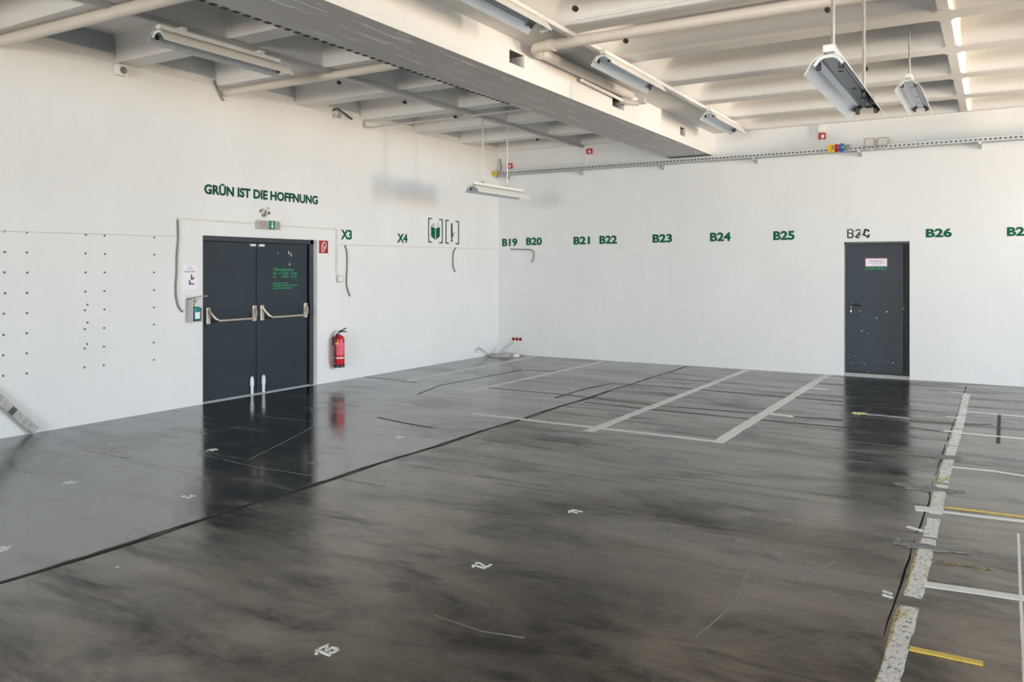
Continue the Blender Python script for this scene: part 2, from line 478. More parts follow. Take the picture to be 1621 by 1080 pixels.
for p in ceiling.data.polygons:
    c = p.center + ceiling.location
    if c.x < 0.05 and abs(p.normal.x) > 0.5 and c.z > CZ + 0.06: p.material_index = 1  # darker grey-blue on the steep coffer ends by the left wall
S(ceiling, 'grey white coffered concrete ceiling with ribs running across the hall', 'ceiling')
mb = MB()                                          # small round anchor holes in the rib faces
for u, v, yy in ((537, 131, -6.86), (641, 162, -5.49), (721, 185, -4.12), (851, 221, -1.38), (911, 14, -8.2), (991, 65, -6.83), (1114, 138, -2.76), (1310, 16, -6.83), (1371, 109, -4.12)):
    p = PY(u, v, yy); mb.lathe(p, [(0.022, -0.02), (0.022, 0.012)], 10, 'y')
mb.build('anchor_hole', M['black'], ceiling)

# downstand beam
BX0, BX1, BZ = 3.58, 4.355, 3.655
HOLES = [(-6.823, -6.518, 3.775, 3.905), (-4.275, -3.90, 3.775, 3.91), (-1.69, -1.45, 3.775, 3.90)]
mb = MB()
ys = [RY] + [t for hh in HOLES for t in hh[:2]] + [0.0]
mb.box(BX0, BX1 - 0.16, RY, -0.001, BZ, 4.06)
for a, b in zip(ys[0::2], ys[1::2]): mb.box(BX1 - 0.16, BX1, a, b, BZ, 4.06)
for a, b, z0, z1 in HOLES: mb.box(BX1 - 0.16, BX1, a, b, BZ, z0); mb.box(BX1 - 0.16, BX1, a, b, z1, 4.06)
beam = mb.build('ceiling_beam', [M['beam'], M['soffit'], M['pit']])
for p in beam.data.polygons:
    c = p.center + beam.location
    if p.normal.z < -0.9 and c.z < BZ + 0.02: p.material_index = 1
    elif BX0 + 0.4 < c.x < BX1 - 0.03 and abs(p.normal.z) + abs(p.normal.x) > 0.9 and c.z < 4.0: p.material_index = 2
S(beam, 'deep white ceiling beam with a raw grey underside and square pockets', 'beam')
mb = MB()
y = -11.5
while y < -5.6:
    mb.box(BX0 - 0.012, BX0 + 0.028, y, y + 0.055, BZ - 0.004, BZ + 0.008); y += 0.105
mb.build('perforated_edge', M['slot'], beam)
mb = MB()
mb.box(BX1, BX1 + 0.012, -5.50, -5.42, 3.66, 3.86)
mb.build('bracket_strip', M['rail'], beam)

# floor joints and seams (pattern of the floor)
def strip(mb, pts, wd, z=0.0022):
    """one continuous mitred ribbon lying on the floor; wd is a width or a list of widths"""
    P = [Vector((p[0], p[1])) for p in pts]; n = len(P)
    W = wd if isinstance(wd, (list, tuple)) else [wd] * n
    mw = min(W)
    d0, d1 = (P[1] - P[0]).normalized(), (P[-1] - P[-2]).normalized()
    P[0] = P[0] - d0 * mw * 0.2; P[-1] = P[-1] + d1 * mw * 0.2
    L, Rr = [], []
    for k in range(n):
        da = (P[k] - P[k - 1]).normalized() if k > 0 else (P[1] - P[0]).normalized()
        db = (P[k + 1] - P[k]).normalized() if k < n - 1 else da
        na, nb = Vector((-da.y, da.x)), Vector((-db.y, db.x))
        m = na + nb
        m = na if m.length < 0.2 else m.normalized()
        q = min(1.8, 1.0 / max(0.3, m.dot(na))) * W[k] / 2
        L.append(P[k] + m * q); Rr.append(P[k] - m * q)
    i = len(mb.v)
    for k in range(n):
        mb.v += [Vector((Rr[k].x, Rr[k].y, 0)), Vector((L[k].x, L[k].y, 0)), Vector((Rr[k].x, Rr[k].y, z)), Vector((L[k].x, L[k].y, z))]
    def f(*q): mb.f.append(tuple(i + t for t in q)); mb.mi.append(mb.cur)
    for k in range(n - 1):
        o = 4 * k
        f(o + 2, o + 6, o + 7, o + 3); f(o, o + 1, o + 5, o + 4); f(o, o + 4, o + 6, o + 2); f(o + 1, o + 3, o + 7, o + 5)
    f(0, 2, 3, 1); o = 4 * (n - 1); f(o, o + 1, o + 3, o + 2)
    return mb
def dense(pts, step, jit):
    out = []
    for a, b in zip(pts, pts[1:]):
        a, b = Vector(a), Vector(b); m = max(1, int((b - a).length / step))
        for k in range(m): out.append(a + (b - a) * k / m + Vector((random.uniform(-jit, jit), random.uniform(-jit, jit))))
    out.append(Vector(pts[-1])); return out
def F(*uv): return [tuple(PZ(u, v))[:2] for u, v in uv]
mb = MB()
pts = dense([(3.93 + 0.012 * math.sin(i * 1.7), -13 + i * 0.45) for i in range(29)] + [(3.92, -0.03)], 0.1, 0.006)
strip(mb, pts, [random.uniform(0.018, 0.04) for _ in pts])
mb.build('expansion_joint', M['seam2'], floor)
mb = MB()
strip(mb, [(3.955 + 0.02 * math.sin(i * 1.7), -12.8 + i * 0.45) for i in range(22)], 0.016, 0.0015)
mb.build('joint_edge_stain', M['rust'], floor)
SEAMS = [
    [(969, 607), (1050, 612), (1178, 623), (1333, 636)], [(900, 626), (1050, 643), (1192, 654), (1333, 666)],
    [(925, 637), (1025, 648), (1192, 664), (1339, 677)], [(880, 630), (925, 616), (969, 607)],
    [(663, 624), (694, 611), (824, 586), (890, 588)], [(770, 614), (905, 626)],
    [(597, 661), (640, 670), (684, 677)], [(1440, 677), (1488, 683)], [(1440, 666), (1520, 672), (1570, 672)],
    [(580, 597), (625, 602), (660, 606)],
]
for k, sm in enumerate(SEAMS):
    P = dense(F(*sm), 0.2, 0.008)
    strip(MB(), P, [random.uniform(0.6, 1.2) * (0.034 if k < 4 else 0.026) for _ in P]).build('floor_seam', M['seam2'], floor)
for ja, jb in ((-9.7, -8.15), (-8.0, -6.5), (-6.3, -4.9), (-4.75, -0.35)):
    jc = lambda t: 8.18 + (t + 0.38) * (0.0105 if t > -7 else 0.0085)
    P = dense([(jc(ja), ja), (jc((ja + jb) / 2) + 0.008, (ja + jb) / 2), (jc(jb), jb)], 0.16, 0.006)
    strip(MB(), P, [0.003] + [random.uniform(0.004, 0.013) for _ in P[2:]] + [0.003], 0.0021).build('joint_crack', M['seam'], floor)
def blob(mb, cx, cy, rx, ry, z=0.0072, n=26, jag=0.38):
    pts = []
    for q in range(n):
        a = 2 * PI * q / n; k = 1 + random.uniform(-jag, jag)
        pts.append((cx + rx * k * math.cos(a), cy + ry * k * math.sin(a), 0.0))
    mb.prism(pts, (0, 0, z)); return mb
for u, v, rx, ry in ((1478, 722, 0.22, 0.10), (1466, 774, 0.2, 0.09), (1470, 868, 0.16, 0.05)):
    p = PZ(u, v); blob(MB(), p.x, p.y, rx, ry).build('mortar_patch', M['patch'], floor)
strip(MB(), F((1345, 682), (1383, 640)), 0.05).build('drain_slot', M['seam2'], floor)
strip(MB(), F((1582, 655), (1580, 702)), 0.035).build('drain_slot', M['seam2'], floor)

for sc in ([(393, 728), (448, 701), (493, 677)], [(354, 728), (420, 742), (501, 754)], [(405, 658), (498, 668)], [(1259, 921), (1321, 889)], [(1100, 1010), (1160, 960), (1185, 905)], [(690, 975), (760, 1000), (830, 1010)], [(1280, 772), (1412, 786)], [(1330, 729), (1440, 737)]):
    P = dense(F(*sc), 0.15, 0.006); strip(MB(), P, [random.uniform(0.003, 0.011) for _ in P], 0.0008).build('scratch', M['scratch'], floor)
# ------------------------------------------------------------------ floor markings
ZN = [0.0030]
def marking(name, label, pts, wd, mat, cat='floor line', group=None):
    ZN[0] += 0.00012
    P = dense(pts, 0.12, wd * 0.05)
    return tag(strip(MB(), P, [wd * random.uniform(0.88, 1.06) for _ in P], ZN[0]).build(name, M[mat]), label, cat, group)
G1 = 'parking bay lines in front of the end wall'
marking('painted_line', 'thin white floor line nearest the room corner, running to the end wall', [(0.86, -4.05), (0.90, -0.12)], 0.07, 'white_line', group=G1)
marking('painted_line', 'white floor line second from the corner, with small ticks, running to the end wall', [(2.28, -4.5), (2.37, -0.15)], 0.075, 'white_line', group=G1)
marking('painted_line', 'white floor line crossing the dark seams, just right of the long floor joint', [(4.89, -6.1), (4.96, -0.12)], 0.105, 'white_line', group=G1)
marking('painted_line', 'bold white floor line with side ticks, ending left of the single dark door', [(6.21, -5.95), (6.23, -0.06)], 0.115, 'white_line', group=G1)
marking('painted_line', 'thin white cross line joining the ends of the two bold bay lines', [(3.29, -5.87), (6.15, -5.92)], 0.075, 'white_line', group=G1)
TK = 'white tick marks beside the bay lines'
for (a, b), lab in ((((6.29, -0.45), (6.52, -0.47)), 'white tick on the bold bay line, closest to the end wall'),
                    (((6.29, -1.72), (6.50, -1.74)), 'middle white tick on the right side of the bold bay line'),
                    (((6.28, -4.10), (6.53, -4.14)), 'white tick on the bold bay line, nearest the camera'),
                    (((2.24, -4.38), (2.02, -4.40)), 'white tick at the near end of the second line from the corner')):
    marking('painted_tick', lab, (a, b), 0.10, 'white_line', 'floor tick', TK)
LN = (8.19, 8.31)
broad = thing('painted_line', 'broad flaking white and yellow line along the right side of the floor', 'floor line', (8.25, -6.7, 0))
for sa, sb in ((-12.3, -9.30), (-9.12, -8.10), (-8.02, -7.62), (-7.46, -6.62), (-6.5, -5.0), (-4.92, -4.05), (-3.95, -3.1), (-3.02, -2.3), (-2.25, -1.2)):
    P = [(8.222 + 0.0045 * t + 0.006 * math.sin(t * 1.3), t) for t in [sa + (sb - sa) * q / max(4, int((sb - sa) / 0.07)) for q in range(max(4, int((sb - sa) / 0.07)) + 1)]]
    strip(MB(), [(x + random.uniform(-.0025, .0025), y) for x, y in P], [0.082 * random.uniform(0.90, 1.06) for _ in P], 0.0029).build('line_segment', M['old_line'], broad)
    if sa < -5 or random.random() < 0.5:
        P2 = [(x - 0.042 + random.uniform(-.004, .003), y) for x, y in P[::2]] if len(P) > 6 else P
        o = strip(MB(), P2, [random.uniform(0.008, 0.03) for _ in P2], 0.0026).build('yellow_edge', M['faint_yellow'] if sa > -7 else M['old_yellow'], broad); o['label'] = 'older yellow paint showing along the edge'
G2 = 'cross lines right of the broad flaking line'
for lab, uv, wd, mat in (
        ('pale cross line nearest the end wall, right of the flaking line', ((1535, 628), (1621, 634), (1660, 637)), 0.06, 'faint_line'),
        ('second pale cross line from the end wall, passing the dark drain slot', ((1528, 652), (1621, 660), (1660, 663)), 0.06, 'white_line'),
        ('third pale cross line from the end wall, just below the drain slot', ((1520, 686), (1621, 695), (1660, 699)), 0.06, 'white_line'),
        ('thin wavy white cross line below the mortar patches', ((1508, 740), (1570, 746), (1621, 754), (1660, 759)), 0.05, 'white_line'),
        ('thin yellow cross line beside a white one', ((1497, 804), (1560, 811), (1621, 819), (1680, 826)), 0.03, 'yellow_line'),
        ('ragged white cross line below the thin yellow one', ((1494, 811), (1560, 819), (1621, 826), (1680, 833)), 0.05, 'white_line'),
        ('faded yellow cross line above the widest white cross line', ((1475, 888), (1520, 894), (1570, 902)), 0.03, 'faint_yellow'),
        ('widest clean white cross line, lower right of the floor', ((1466, 926), (1540, 936), (1621, 948), (1700, 960)), 0.075, 'white_line'),
        ('short yellow cross line nearest the camera', ((1443, 1028), (1490, 1038), (1553, 1051)), 0.042, 'yellow_line')):
    marking('painted_line', lab, F(*uv), wd, mat, group=G2)
marking('painted_line', 'thin white line along the right edge of the floor, crossing the widest cross line', F((1612, 846), (1616, 950), (1622, 1080), (1626, 1150)), 0.015, 'white_line', group=G2)
marking('painted_line', 'faint white dash running right from the yellow paint spot before the single door', F((1352, 655), (1395, 658), (1438, 663)), 0.05, 'faint_line')
marking('painted_line', 'faint white scratch line left of the double door reflection', F((138, 712), (205, 725)), 0.03, 'faint_line')
TG = 'small white marks left of the flaking line'
for lab, uv, wd in (('white square mark on the dark joint beside the thin yellow line', ((1455, 806), (1476, 808)), 0.12),
                    ('short white mark below the square mark', ((1438, 835), (1458, 841)), 0.035),
                    ('upper dash of the pair of short white dashes', ((1399, 937), (1410, 941)), 0.022),
                    ('lower dash of the pair of short white dashes', ((1399, 943), (1411, 947)), 0.02),
                    ('small white mark at the far end of the flaking line', ((1505, 621), (1528, 624)), 0.06),
                    ('pale mark left of the flaking line, level with the second cross line', ((1499, 660), (1515, 662)), 0.05),
                    ('pale mark left of the flaking line, level with the third cross line', ((1497, 683), (1516, 685)), 0.06)):
    marking('painted_mark', lab, F(*uv), wd, 'white_line', 'floor mark', TG)
p = PZ(1361, 655)
tag(blob(MB(), p.x, p.y, 0.07, 0.055).build('painted_spot', M['spot']), 'yellow paint spot on the drain slot before the single door', 'paint spot')

def stencil(label, strokes, ox, oy, sc, wd):
    mb = MB()
    for st in strokes:
        P = [tuple(PZ(ox + x / sc, oy + y / sc))[:2] for x, y in st]
        if len(P) == 1: blob(mb, P[0][0], P[0][1], wd * 0.8, wd * 0.8, 0.003, 8, 0.1)
        else: strip(mb, P, wd, 0.003)
    return tag(mb.build('stencilled_number', M['stencil']), label, 'floor number', 'white stencilled floor numbers')
stencil('white stencilled floor number 13 at the front, nearest the camera', [[(375, 650), (390, 545), (430, 545), (600, 620), (760, 690)], [(470, 495), (690, 395), (660, 535), (690, 540), (820, 460), (930, 480), (975, 530), (860, 605), (750, 605)]], 480, 1000, 18, 0.0145)
stencil('white stencilled floor number 12, middle of the front row', [[(415, 610), (400, 545), (470, 555), (800, 650)], [(520, 495), (540, 460), (610, 465), (830, 600), (905, 590), (1020, 520)]], 730, 870, 21.6, 0.014)
stencil('white stencilled floor number 11, right of centre', [[(570, 580), (550, 510), (620, 545), (740, 550), (900, 605)], [(670, 500), (740, 480), (880, 495), (960, 530), (1110, 560)]], 880, 790, 27, 0.0155)
stencil('white floor number in the left half, by the dark door reflection', [[(430, 545), (520, 520), (600, 565), (740, 500), (660, 478)], [(690, 550), (800, 520), (900, 490)]], 80, 740, 21.6, 0.019)
stencil('white floor number left of the lower end of the door reflection', [[(540, 430)], [(660, 460), (760, 505), (850, 475)], [(850, 390), (980, 425), (900, 435)]], 270, 770, 27, 0.019)
stencil('white floor number inside the dark door reflection', [[(500, 635), (600, 590), (650, 630), (740, 640), (700, 575), (820, 560), (850, 600), (930, 595)]], 310, 690, 27, 0.021)
stencil('white floor number cut by the left edge of the view', [[(-90, 470), (60, 505)], [(90, 425), (250, 480), (320, 530), (410, 410)], [(-60, 600), (100, 590), (210, 555)]], 0, 850, 27, 0.021)
stencil('small far white floor number left of the long joint', [[(770, 560), (880, 610), (850, 640)], [(1000, 585)]], 600, 670, 27, 0.03)

# ------------------------------------------------------------------ double door
RC = 0.065
door = structure('door_1', 'dark anthracite steel double door with panic push bars', 'door', (-0.1, -6.05, 0))
y0, y1, zt = D1
mb = MB(); mb.box(-0.16, -RC, y0, y0 + 0.05, 0, zt).box(-0.16, -RC, y1 - 0.075, y1 - 0.012, 0, zt).box(-0.16, -RC, y0, y1, zt - 0.062, zt)
mb.build('door_frame', M['frame'], door, bevel=0.004)
mb = MB(); mb.box(-0.3, -RC - 0.02, y0 + 0.02, y1 - 0.02, -0.01, 0.012)
mb.build('threshold', M['sill'], door)
mb = MB(); mb.box(-0.3, -0.145, y0 + 0.03, y1 - 0.03, 0.01, zt - 0.02)
mb.build('door_rebate_shade', M['black'], door)  # black backing stands in for shade in the gap beside the leaf
ym = -6.115
leafs = [(y0 + 0.054, ym - 0.006), (ym + 0.006, y1 - 0.125)]
zb = 1.035
for k, (a, b) in enumerate(leafs):
    mb = MB(); mb.box(-0.14, -RC - 0.014, a, b, 0.016, zt - 0.068)
    leaf = mb.build('door_leaf', M['door'], door, bevel=0.004)
    XF = -RC - 0.014
    mb = MB()
    A, B = a + 0.07, b - 0.05
    for yy in (A, B): mb.box(XF, XF + 0.035, yy - 0.03, yy + 0.03, zb - 0.04, zb + 0.17)
    mb.build('bar_bracket', M['brass'], leaf, bevel=0.006)
    mb = MB()
    mb.tube([(XF + 0.03, A, zb + 0.15), (XF + 0.07, A + 0.015, zb + 0.09), (XF + 0.10, A + 0.05, zb + 0.03), (XF + 0.105, A + 0.11, zb), (XF + 0.105, B - 0.09, zb), (XF + 0.10, B - 0.04, zb + 0.03), (XF + 0.07, B - 0.01, zb + 0.09), (XF + 0.03, B, zb + 0.15)], 0.0155, 10)
    mb.build('push_bar', M['brass'], leaf, smooth=True)
    s = -1 if k == 0 else 1
    yb = ym + s * 0.10
    mb = MB(); mb.tube([(XF + 0.025, yb, 0.012), (XF + 0.025, yb, 0.12)], 0.02, 12); mb.lathe((XF + 0.025, yb, 0.12), [(0.024, 0), (0.028, 0.02), (0.026, 0.09), (0.018, 0.12), (0.006, 0.13)], 12)
    mb.build('foot_bolt', M['plastic'], leaf, smooth=True)
    mb = MB(); mb.box(XF, XF + 0.03, ym + s * 0.03, ym + s * 0.12, zt - 0.115, zt - 0.085)
    mb.build('top_latch', M['plastic'], leaf, bevel=0.005)
    if k == 1:
        d_ = XF + 0.0015
        pl = lambda aa, bb, dd: Vector((d_, aa, bb))
        z0_ = PX(432, 425, XF).z; ya = PX(432.5, 430, XF).y; yc = PX(465, 430, XF).y; yd = PX(470, 430, XF).y
        mb = MB()
        text_mesh(mb, 'Öffnungszeiten', pl, ya, yc, PX(432, 430.5, XF).z, PX(432, 423.5, XF).z)
        text_mesh(mb, 'Mo - Fr 10.00 - 19.00', pl, ya, yd, PX(432, 435, XF).z, PX(432, 430.8, XF).z)
        text_mesh(mb, 'Sa      10.00 - 17.00', pl, ya, yd, PX(432, 440.3, XF).z, PX(432, 436.2, XF).z)
        for v, uend in ((448.8, 456), (452.6, 471), (456.8, 461)):      # three lines too small to read
            zz = PX(432, v, XF).z; t = ya; end = PX(uend, v, XF).y
            while t < end:
                q = min(end, t + random.uniform(0.02, 0.06)); mb.quad((d_, t, zz - 0.009), (d_, q, zz - 0.009), (d_, q, zz + 0.009), (d_, t, zz + 0.009)); t = q + 0.012
        o = mb.build('opening_hours_lettering', M['doorgreen'], leaf); o['label'] = 'green opening hours lettering'
        mb = MB()
        for u, v, r in ((458.5, 418.6, 0.010), (457, 400, 0.012), (460.5, 403, 0.012), (440, 401, 0.006)):
            p = PX(u, v, XF); mb.prism([(d_, p.y - r, p.z - r * 2), (d_, p.y + r, p.z - r * 1.5), (d_, p.y + r * .6, p.z + r * 2), (d_, p.y - r * .8, p.z + r * 1.6)], (0.001, 0, 0))
        mb.build('glue_residue', M['lgrey'], leaf)

# ------------------------------------------------------------------ single door
door2 = structure('door_2', 'single dark anthracite steel door with chipped paint and a white sign', 'door', (6.94, 0.1, 0))
x0, x1, zt2 = D2
R2 = 0.11
mb = MB(); mb.box(x0, x0 + 0.03, R2, 0.22, 0, zt2).box(x1 - 0.012, x1, R2 + 0.03, 0.22, 0, zt2).box(x0, x1, R2, 0.22, zt2 - 0.03, zt2)
mb.build('door_frame', M['frame'], door2)
mb = MB(); mb.box(x0 + 0.02, x1 - 0.02, 0.215, 0.235, 0.0, zt2 - 0.02)
mb.build('door_rebate_shade', M['black'], door2)  # shade of the recessed rebate put in as black colour
mb = MB(); mb.box(x0 + 0.031, x1 - 0.095, R2 + 0.012, R2 + 0.06, 0.05, zt2 - 0.033)
leaf = mb.build('door_leaf', M['door'], door2, bevel=0.003)
mb = MB(); mb.box(x0 + 0.005, x1 - 0.005, R2 - 0.02, R2 + 0.07, 0, 0.040)
mb.build('threshold', M['sill'], door2, bevel=0.004)
YF = R2 + 0.012
mb = MB(); p = PY(1342, 488, YF)
hx = x0 + 0.10
mb.box(hx - 0.02, hx + 0.02, YF - 0.012, YF, 0.98, 1.17)
mb.build('handle_plate', M['blackp'], leaf, bevel=0.006)
mb = MB(); mb.tube([(hx, YF - 0.01, 1.125), (hx, YF - 0.055, 1.125), (hx + 0.02, YF - 0.062, 1.125), (hx + 0.15, YF - 0.062, 1.118)], 0.012, 10)
mb.build('lever_handle', M['blackp'], leaf, smooth=True)
mb = MB(); mb.lathe((hx, YF - 0.012, 1.025), [(0.013, 0), (0.012, -0.012)], 14, 'y')
mb.build('lock_cylinder', M['steel'], leaf)
def on_d2(x, z, d): return Vector((x, YF - d, z))
a, b = PY(1370.5, 409.8, YF), PY(1404, 421.5, YF)
mb = MB(); mb.box(a.x - 0.012, b.x + 0.012, YF - 0.003, YF, b.z - 0.004, a.z + 0.012)
mb.build('sign_border', M['signred'], leaf)
mb = MB(); mb.box(a.x, b.x, YF - 0.005, YF, b.z, a.z)
sg = mb.build('door_sign', M['paper'], leaf); sg['label'] = 'white door sign with small print'
mb = MB()
for v, u0_, u1_, h_, in ((413.2, 1376, 1398, 0.006), (416.4, 1373, 1400, 0.004), (419, 1381, 1394, 0.003)):   # print too small to read
    zz = PY(1387, v, YF).z; t = PY(u0_, v, YF).x; e = PY(u1_, v, YF).x
    while t < e:
        q = min(e, t + random.uniform(0.02, 0.07)); mb.box(t, q, YF - 0.0062, YF - 0.005, zz - h_, zz + h_); t = q + 0.008
mb.build('sign_print', M['print'], sg)
a, b = PY(1370, 427.5, YF), PY(1404, 422.8, YF)
o = text_mesh(MB(), 'STAFF ONLY', on_d2, a.x, b.x, a.z, b.z).build('staff_only_lettering', M['doorgreen'], leaf); o['label'] = 'green staff only lettering'
mb = MB()
def zp(x, y): return (1280 + x / 3.6, 340 + y / 3.6)
for x, y, r in ((291, 549, .014), (311, 573, .008), (388, 588, .014), (447, 553, .018), (541, 536, .012), (303, 662, .015), (338, 677, .009), (213, 797, .008), (230, 797, .008), (262, 806, .008), (213, 820, .008), (248, 845, .01), (297, 842, .007), (318, 848, .012), (453, 837, .008), (481, 845, .016), (340, 897, .009), (207, 870, .006)):
    p = PY(*zp(x, y), YF); k = random.uniform(.6, 1.3)
    mb.prism([(p.x - r, YF - 0.0015, p.z - r * .5), (p.x + r * .4, YF - 0.0015, p.z - r * .7 * k), (p.x + r, YF - 0.0015, p.z + r * .3), (p.x - r * .2, YF - 0.0015, p.z + r * .8 * k)], (0, 0.001, 0))
o = mb.build('paint_chips', M['lgrey'], leaf); o['label'] = 'pale chips in the dark paint'

# ------------------------------------------------------------------ lettering on the walls
def wall_text(s, label, u0, u1, vb, vt, wall, mat='green', bold=0.042):
    if wall == 'L':
        a, b, t = PX(u0, vb), PX(u1, vb), PX(u0, vt); sa, sb, pl = a.y, b.y, on_left
    else:
        a, b, t = PY(u0, vb), PY(u1, vb), PY(u0, vt); sa, sb, pl = a.x, b.x, on_back
    mb = text_mesh(MB(), s, pl, sa, sb, a.z, t.z, bold)
    return tag(mb.build('wall_lettering', M[mat]), label, 'lettering')
mb = MB()
z0_, zU = PX(330, 307.6).z, PX(350.5, 290.8).z
text_mesh(mb, 'GRÜN IST DIE HOFFNUNG', on_left, -7.028, -5.036, z0_ - 0.002, zU, 0.045)
tag(mb.build('wall_lettering', M['dkgreen']), 'long green motto GRÜN IST DIE HOFFNUNG above the double door', 'lettering')
wall_text('X3', 'green wall code X3 right of the red fire sign', 539.5, 557, 379, 363.2, 'L')
wall_text('X4', 'green wall code X4 left of the bracketed book symbol', 628.5, 645, 384, 369.5, 'L')
for s, u0, u1, vb, vt, lab in (('B19', 795, 819, 390.5, 378, 'green bay number B19, nearest the room corner'), ('B20', 833, 858, 388.5, 376.3, 'green bay number B20 above the bent cable end'),
                          ('B21', 908, 934, 387.3, 374.8, 'green bay number B21, between B20 and B22'), ('B22', 949, 977, 386.3, 373.3, 'green bay number B22, between B21 and B23'),
                          ('B23', 1033, 1064, 384.5, 371, 'green bay number B23 in the middle of the end wall'), ('B24', 1124, 1157, 382.3, 368.3, 'green bay number B24, between B23 and B25'),
                          ('B25', 1224, 1258, 380.5, 366, 'green bay number B25 left of the single door'), ('B26', 1465.5, 1507, 376.3, 362, 'green bay number B26 right of the single door'),
                          ('B2', 1594, 1622, 374, 359.6, 'green bay number starting B2 at the right edge of the view')):
    wall_text(s, lab, u0, u1, vb, vt, 'B')
# half removed black number over the single door
mb = MB()
def bk(x, y): p = PY(1320 + x / 18, 355 + y / 18); return Vector((p.x, -0.0025, p.z))
def wstroke(pts, wd):
    P = [bk(*q) for q in pts]
    for a, b in zip(P, P[1:]):
        d = (b - a).normalized(); n = Vector((-d.z, 0, d.x)) * wd / 2
        mb.prism([a - n - d * wd * .3, b - n + d * wd * .3, b + n + d * wd * .3, a + n - d * wd * .3], (0, 0.002, 0))
wstroke([(400, 150), (400, 390)], .02); wstroke([(440, 150), (520, 160), (555, 215), (520, 260), (430, 255)], .018); wstroke([(520, 270), (550, 320), (520, 380), (400, 385)], .022)
wstroke([(625, 190), (690, 150), (760, 175)], .018); wstroke([(740, 225), (640, 360)], .024); wstroke([(700, 320), (780, 285)], .016); wstroke([(610, 350), (660, 385), (730, 370)], .02)
wstroke([(900, 150), (850, 300)], .03); wstroke([(890, 165), (985, 170), (985, 210)], .024); wstroke([(850, 310), (930, 330), (960, 380)], .024); wstroke([(1005, 300), (985, 370)], .026)
tag(mb.build('wall_lettering', M['blk']), 'half removed black bay number B25 above the single door', 'lettering')

# bracketed symbols
def zl(x, y): p = PX(660 + x / 10.29, 335 + y / 10.29); return p
def lpoly(mb, pts, d=0.0025):
    mb.prism([(0.0, zl(*q).y, zl(*q).z) for q in pts], (d, 0, 0))
def bracket(mb, xl, yt, yb, dirn, ww):
    lpoly(mb, [(xl, yt), (xl + 16 * dirn, yt), (xl + 16 * dirn, yb), (xl, yb)])
    lpoly(mb, [(xl, yt), (xl + ww * dirn, yt + ww * .1 * dirn), (xl + ww * dirn, yt + 20 + ww * .1 * dirn), (xl, yt + 20)])
    lpoly(mb, [(xl, yb - 22), (xl + ww * dirn, yb - 22 + ww * .1 * dirn), (xl + ww * dirn, yb + ww * .1 * dirn), (xl, yb)])
t = thing('wall_symbol', 'green open book symbol in grey brackets right of X4', 'symbol', (0, -2.12, 2.15))
for q in ((182, 100, 502, 1, 62), (420, 125, 522, -1, 60)): mb = MB(); bracket(mb, *q); mb.build('bracket', M['dkgrey'], t)
mb = MB(); lpoly(mb, [(228, 236), (296, 275), (296, 462), (230, 405)]); lpoly(mb, [(308, 275), (374, 250), (372, 405), (308, 462)])
mb.build('book', M['green'], t)
for q in (((232, 208), (240, 204), (282, 246), (274, 250)), ((258, 190), (266, 188), (290, 232), (284, 234)), ((318, 236), (324, 238), (362, 224), (358, 218))): mb = MB(); lpoly(mb, q); mb.build('ray', M['dkgreen'], t)
mb = MB(); lpoly(mb, [(324, 208), (334, 212), (352, 186), (342, 182)]); o = mb.build('ray', M['pink'], t); o['label'] = 'small pink ray'
t = thing('wall_symbol', 'thin dark green upright stem symbol in grey brackets, nearest the corner', 'symbol', (0, -1.61, 2.15))
for q in ((465, 132, 522, 1, 55), (686, 158, 538, -1, 58)): mb = MB(); bracket(mb, *q); mb.build('bracket', M['dkgrey'], t)
mb = MB(); lpoly(mb, [(556, 190), (578, 190), (580, 400), (576, 460), (558, 460), (552, 300)]); lpoly(mb, [(580, 385), (602, 330), (608, 335), (584, 410)]); lpoly(mb, [(548, 465), (584, 465), (580, 492), (554, 492)])
mb.build('stem', M['dkgreen'], t)

# ------------------------------------------------------------------ things on the left wall
# exit sign
t = thing('exit_sign', 'grey emergency exit light with green arrow panel above the double door', 'exit sign', (0, -6.006, 2.235))
mb = MB(); mb.box(0, 0.055, -6.206, -5.806, 2.236, 2.357); mb.build('housing', M['lgrey'], t, bevel=0.012)
mb = MB()
for k in range(9): mb.box(0.055, 0.059, -6.195 + k * 0.021, -6.186 + k * 0.021, 2.25, 2.343)
mb.build('diffuser_ribs', M['grey'], t)
mb = MB()
for k in range(5): mb.box(0.055, 0.059, -5.90 + k * 0.018, -5.892 + k * 0.018, 2.25, 2.343)
mb.build('diffuser_ribs', M['grey'], t)
mb = MB(); mb.box(0.05, 0.06, -6.015, -5.915, 2.238, 2.355); gp = mb.build('green_panel', M['signgreen'], t); gp['label'] = 'green panel with a white arrow'
mb = MB(); yc = -5.965; mb.box(0.0605, 0.0625, yc - 0.007, yc + 0.007, 2.285, 2.343)
mb.prism([(0.0605, yc - 0.024, 2.290), (0.0605, yc, 2.250), (0.0605, yc + 0.024, 2.290)], (0.002, 0, 0)); mb.build('arrow', M['plastic'], gp)
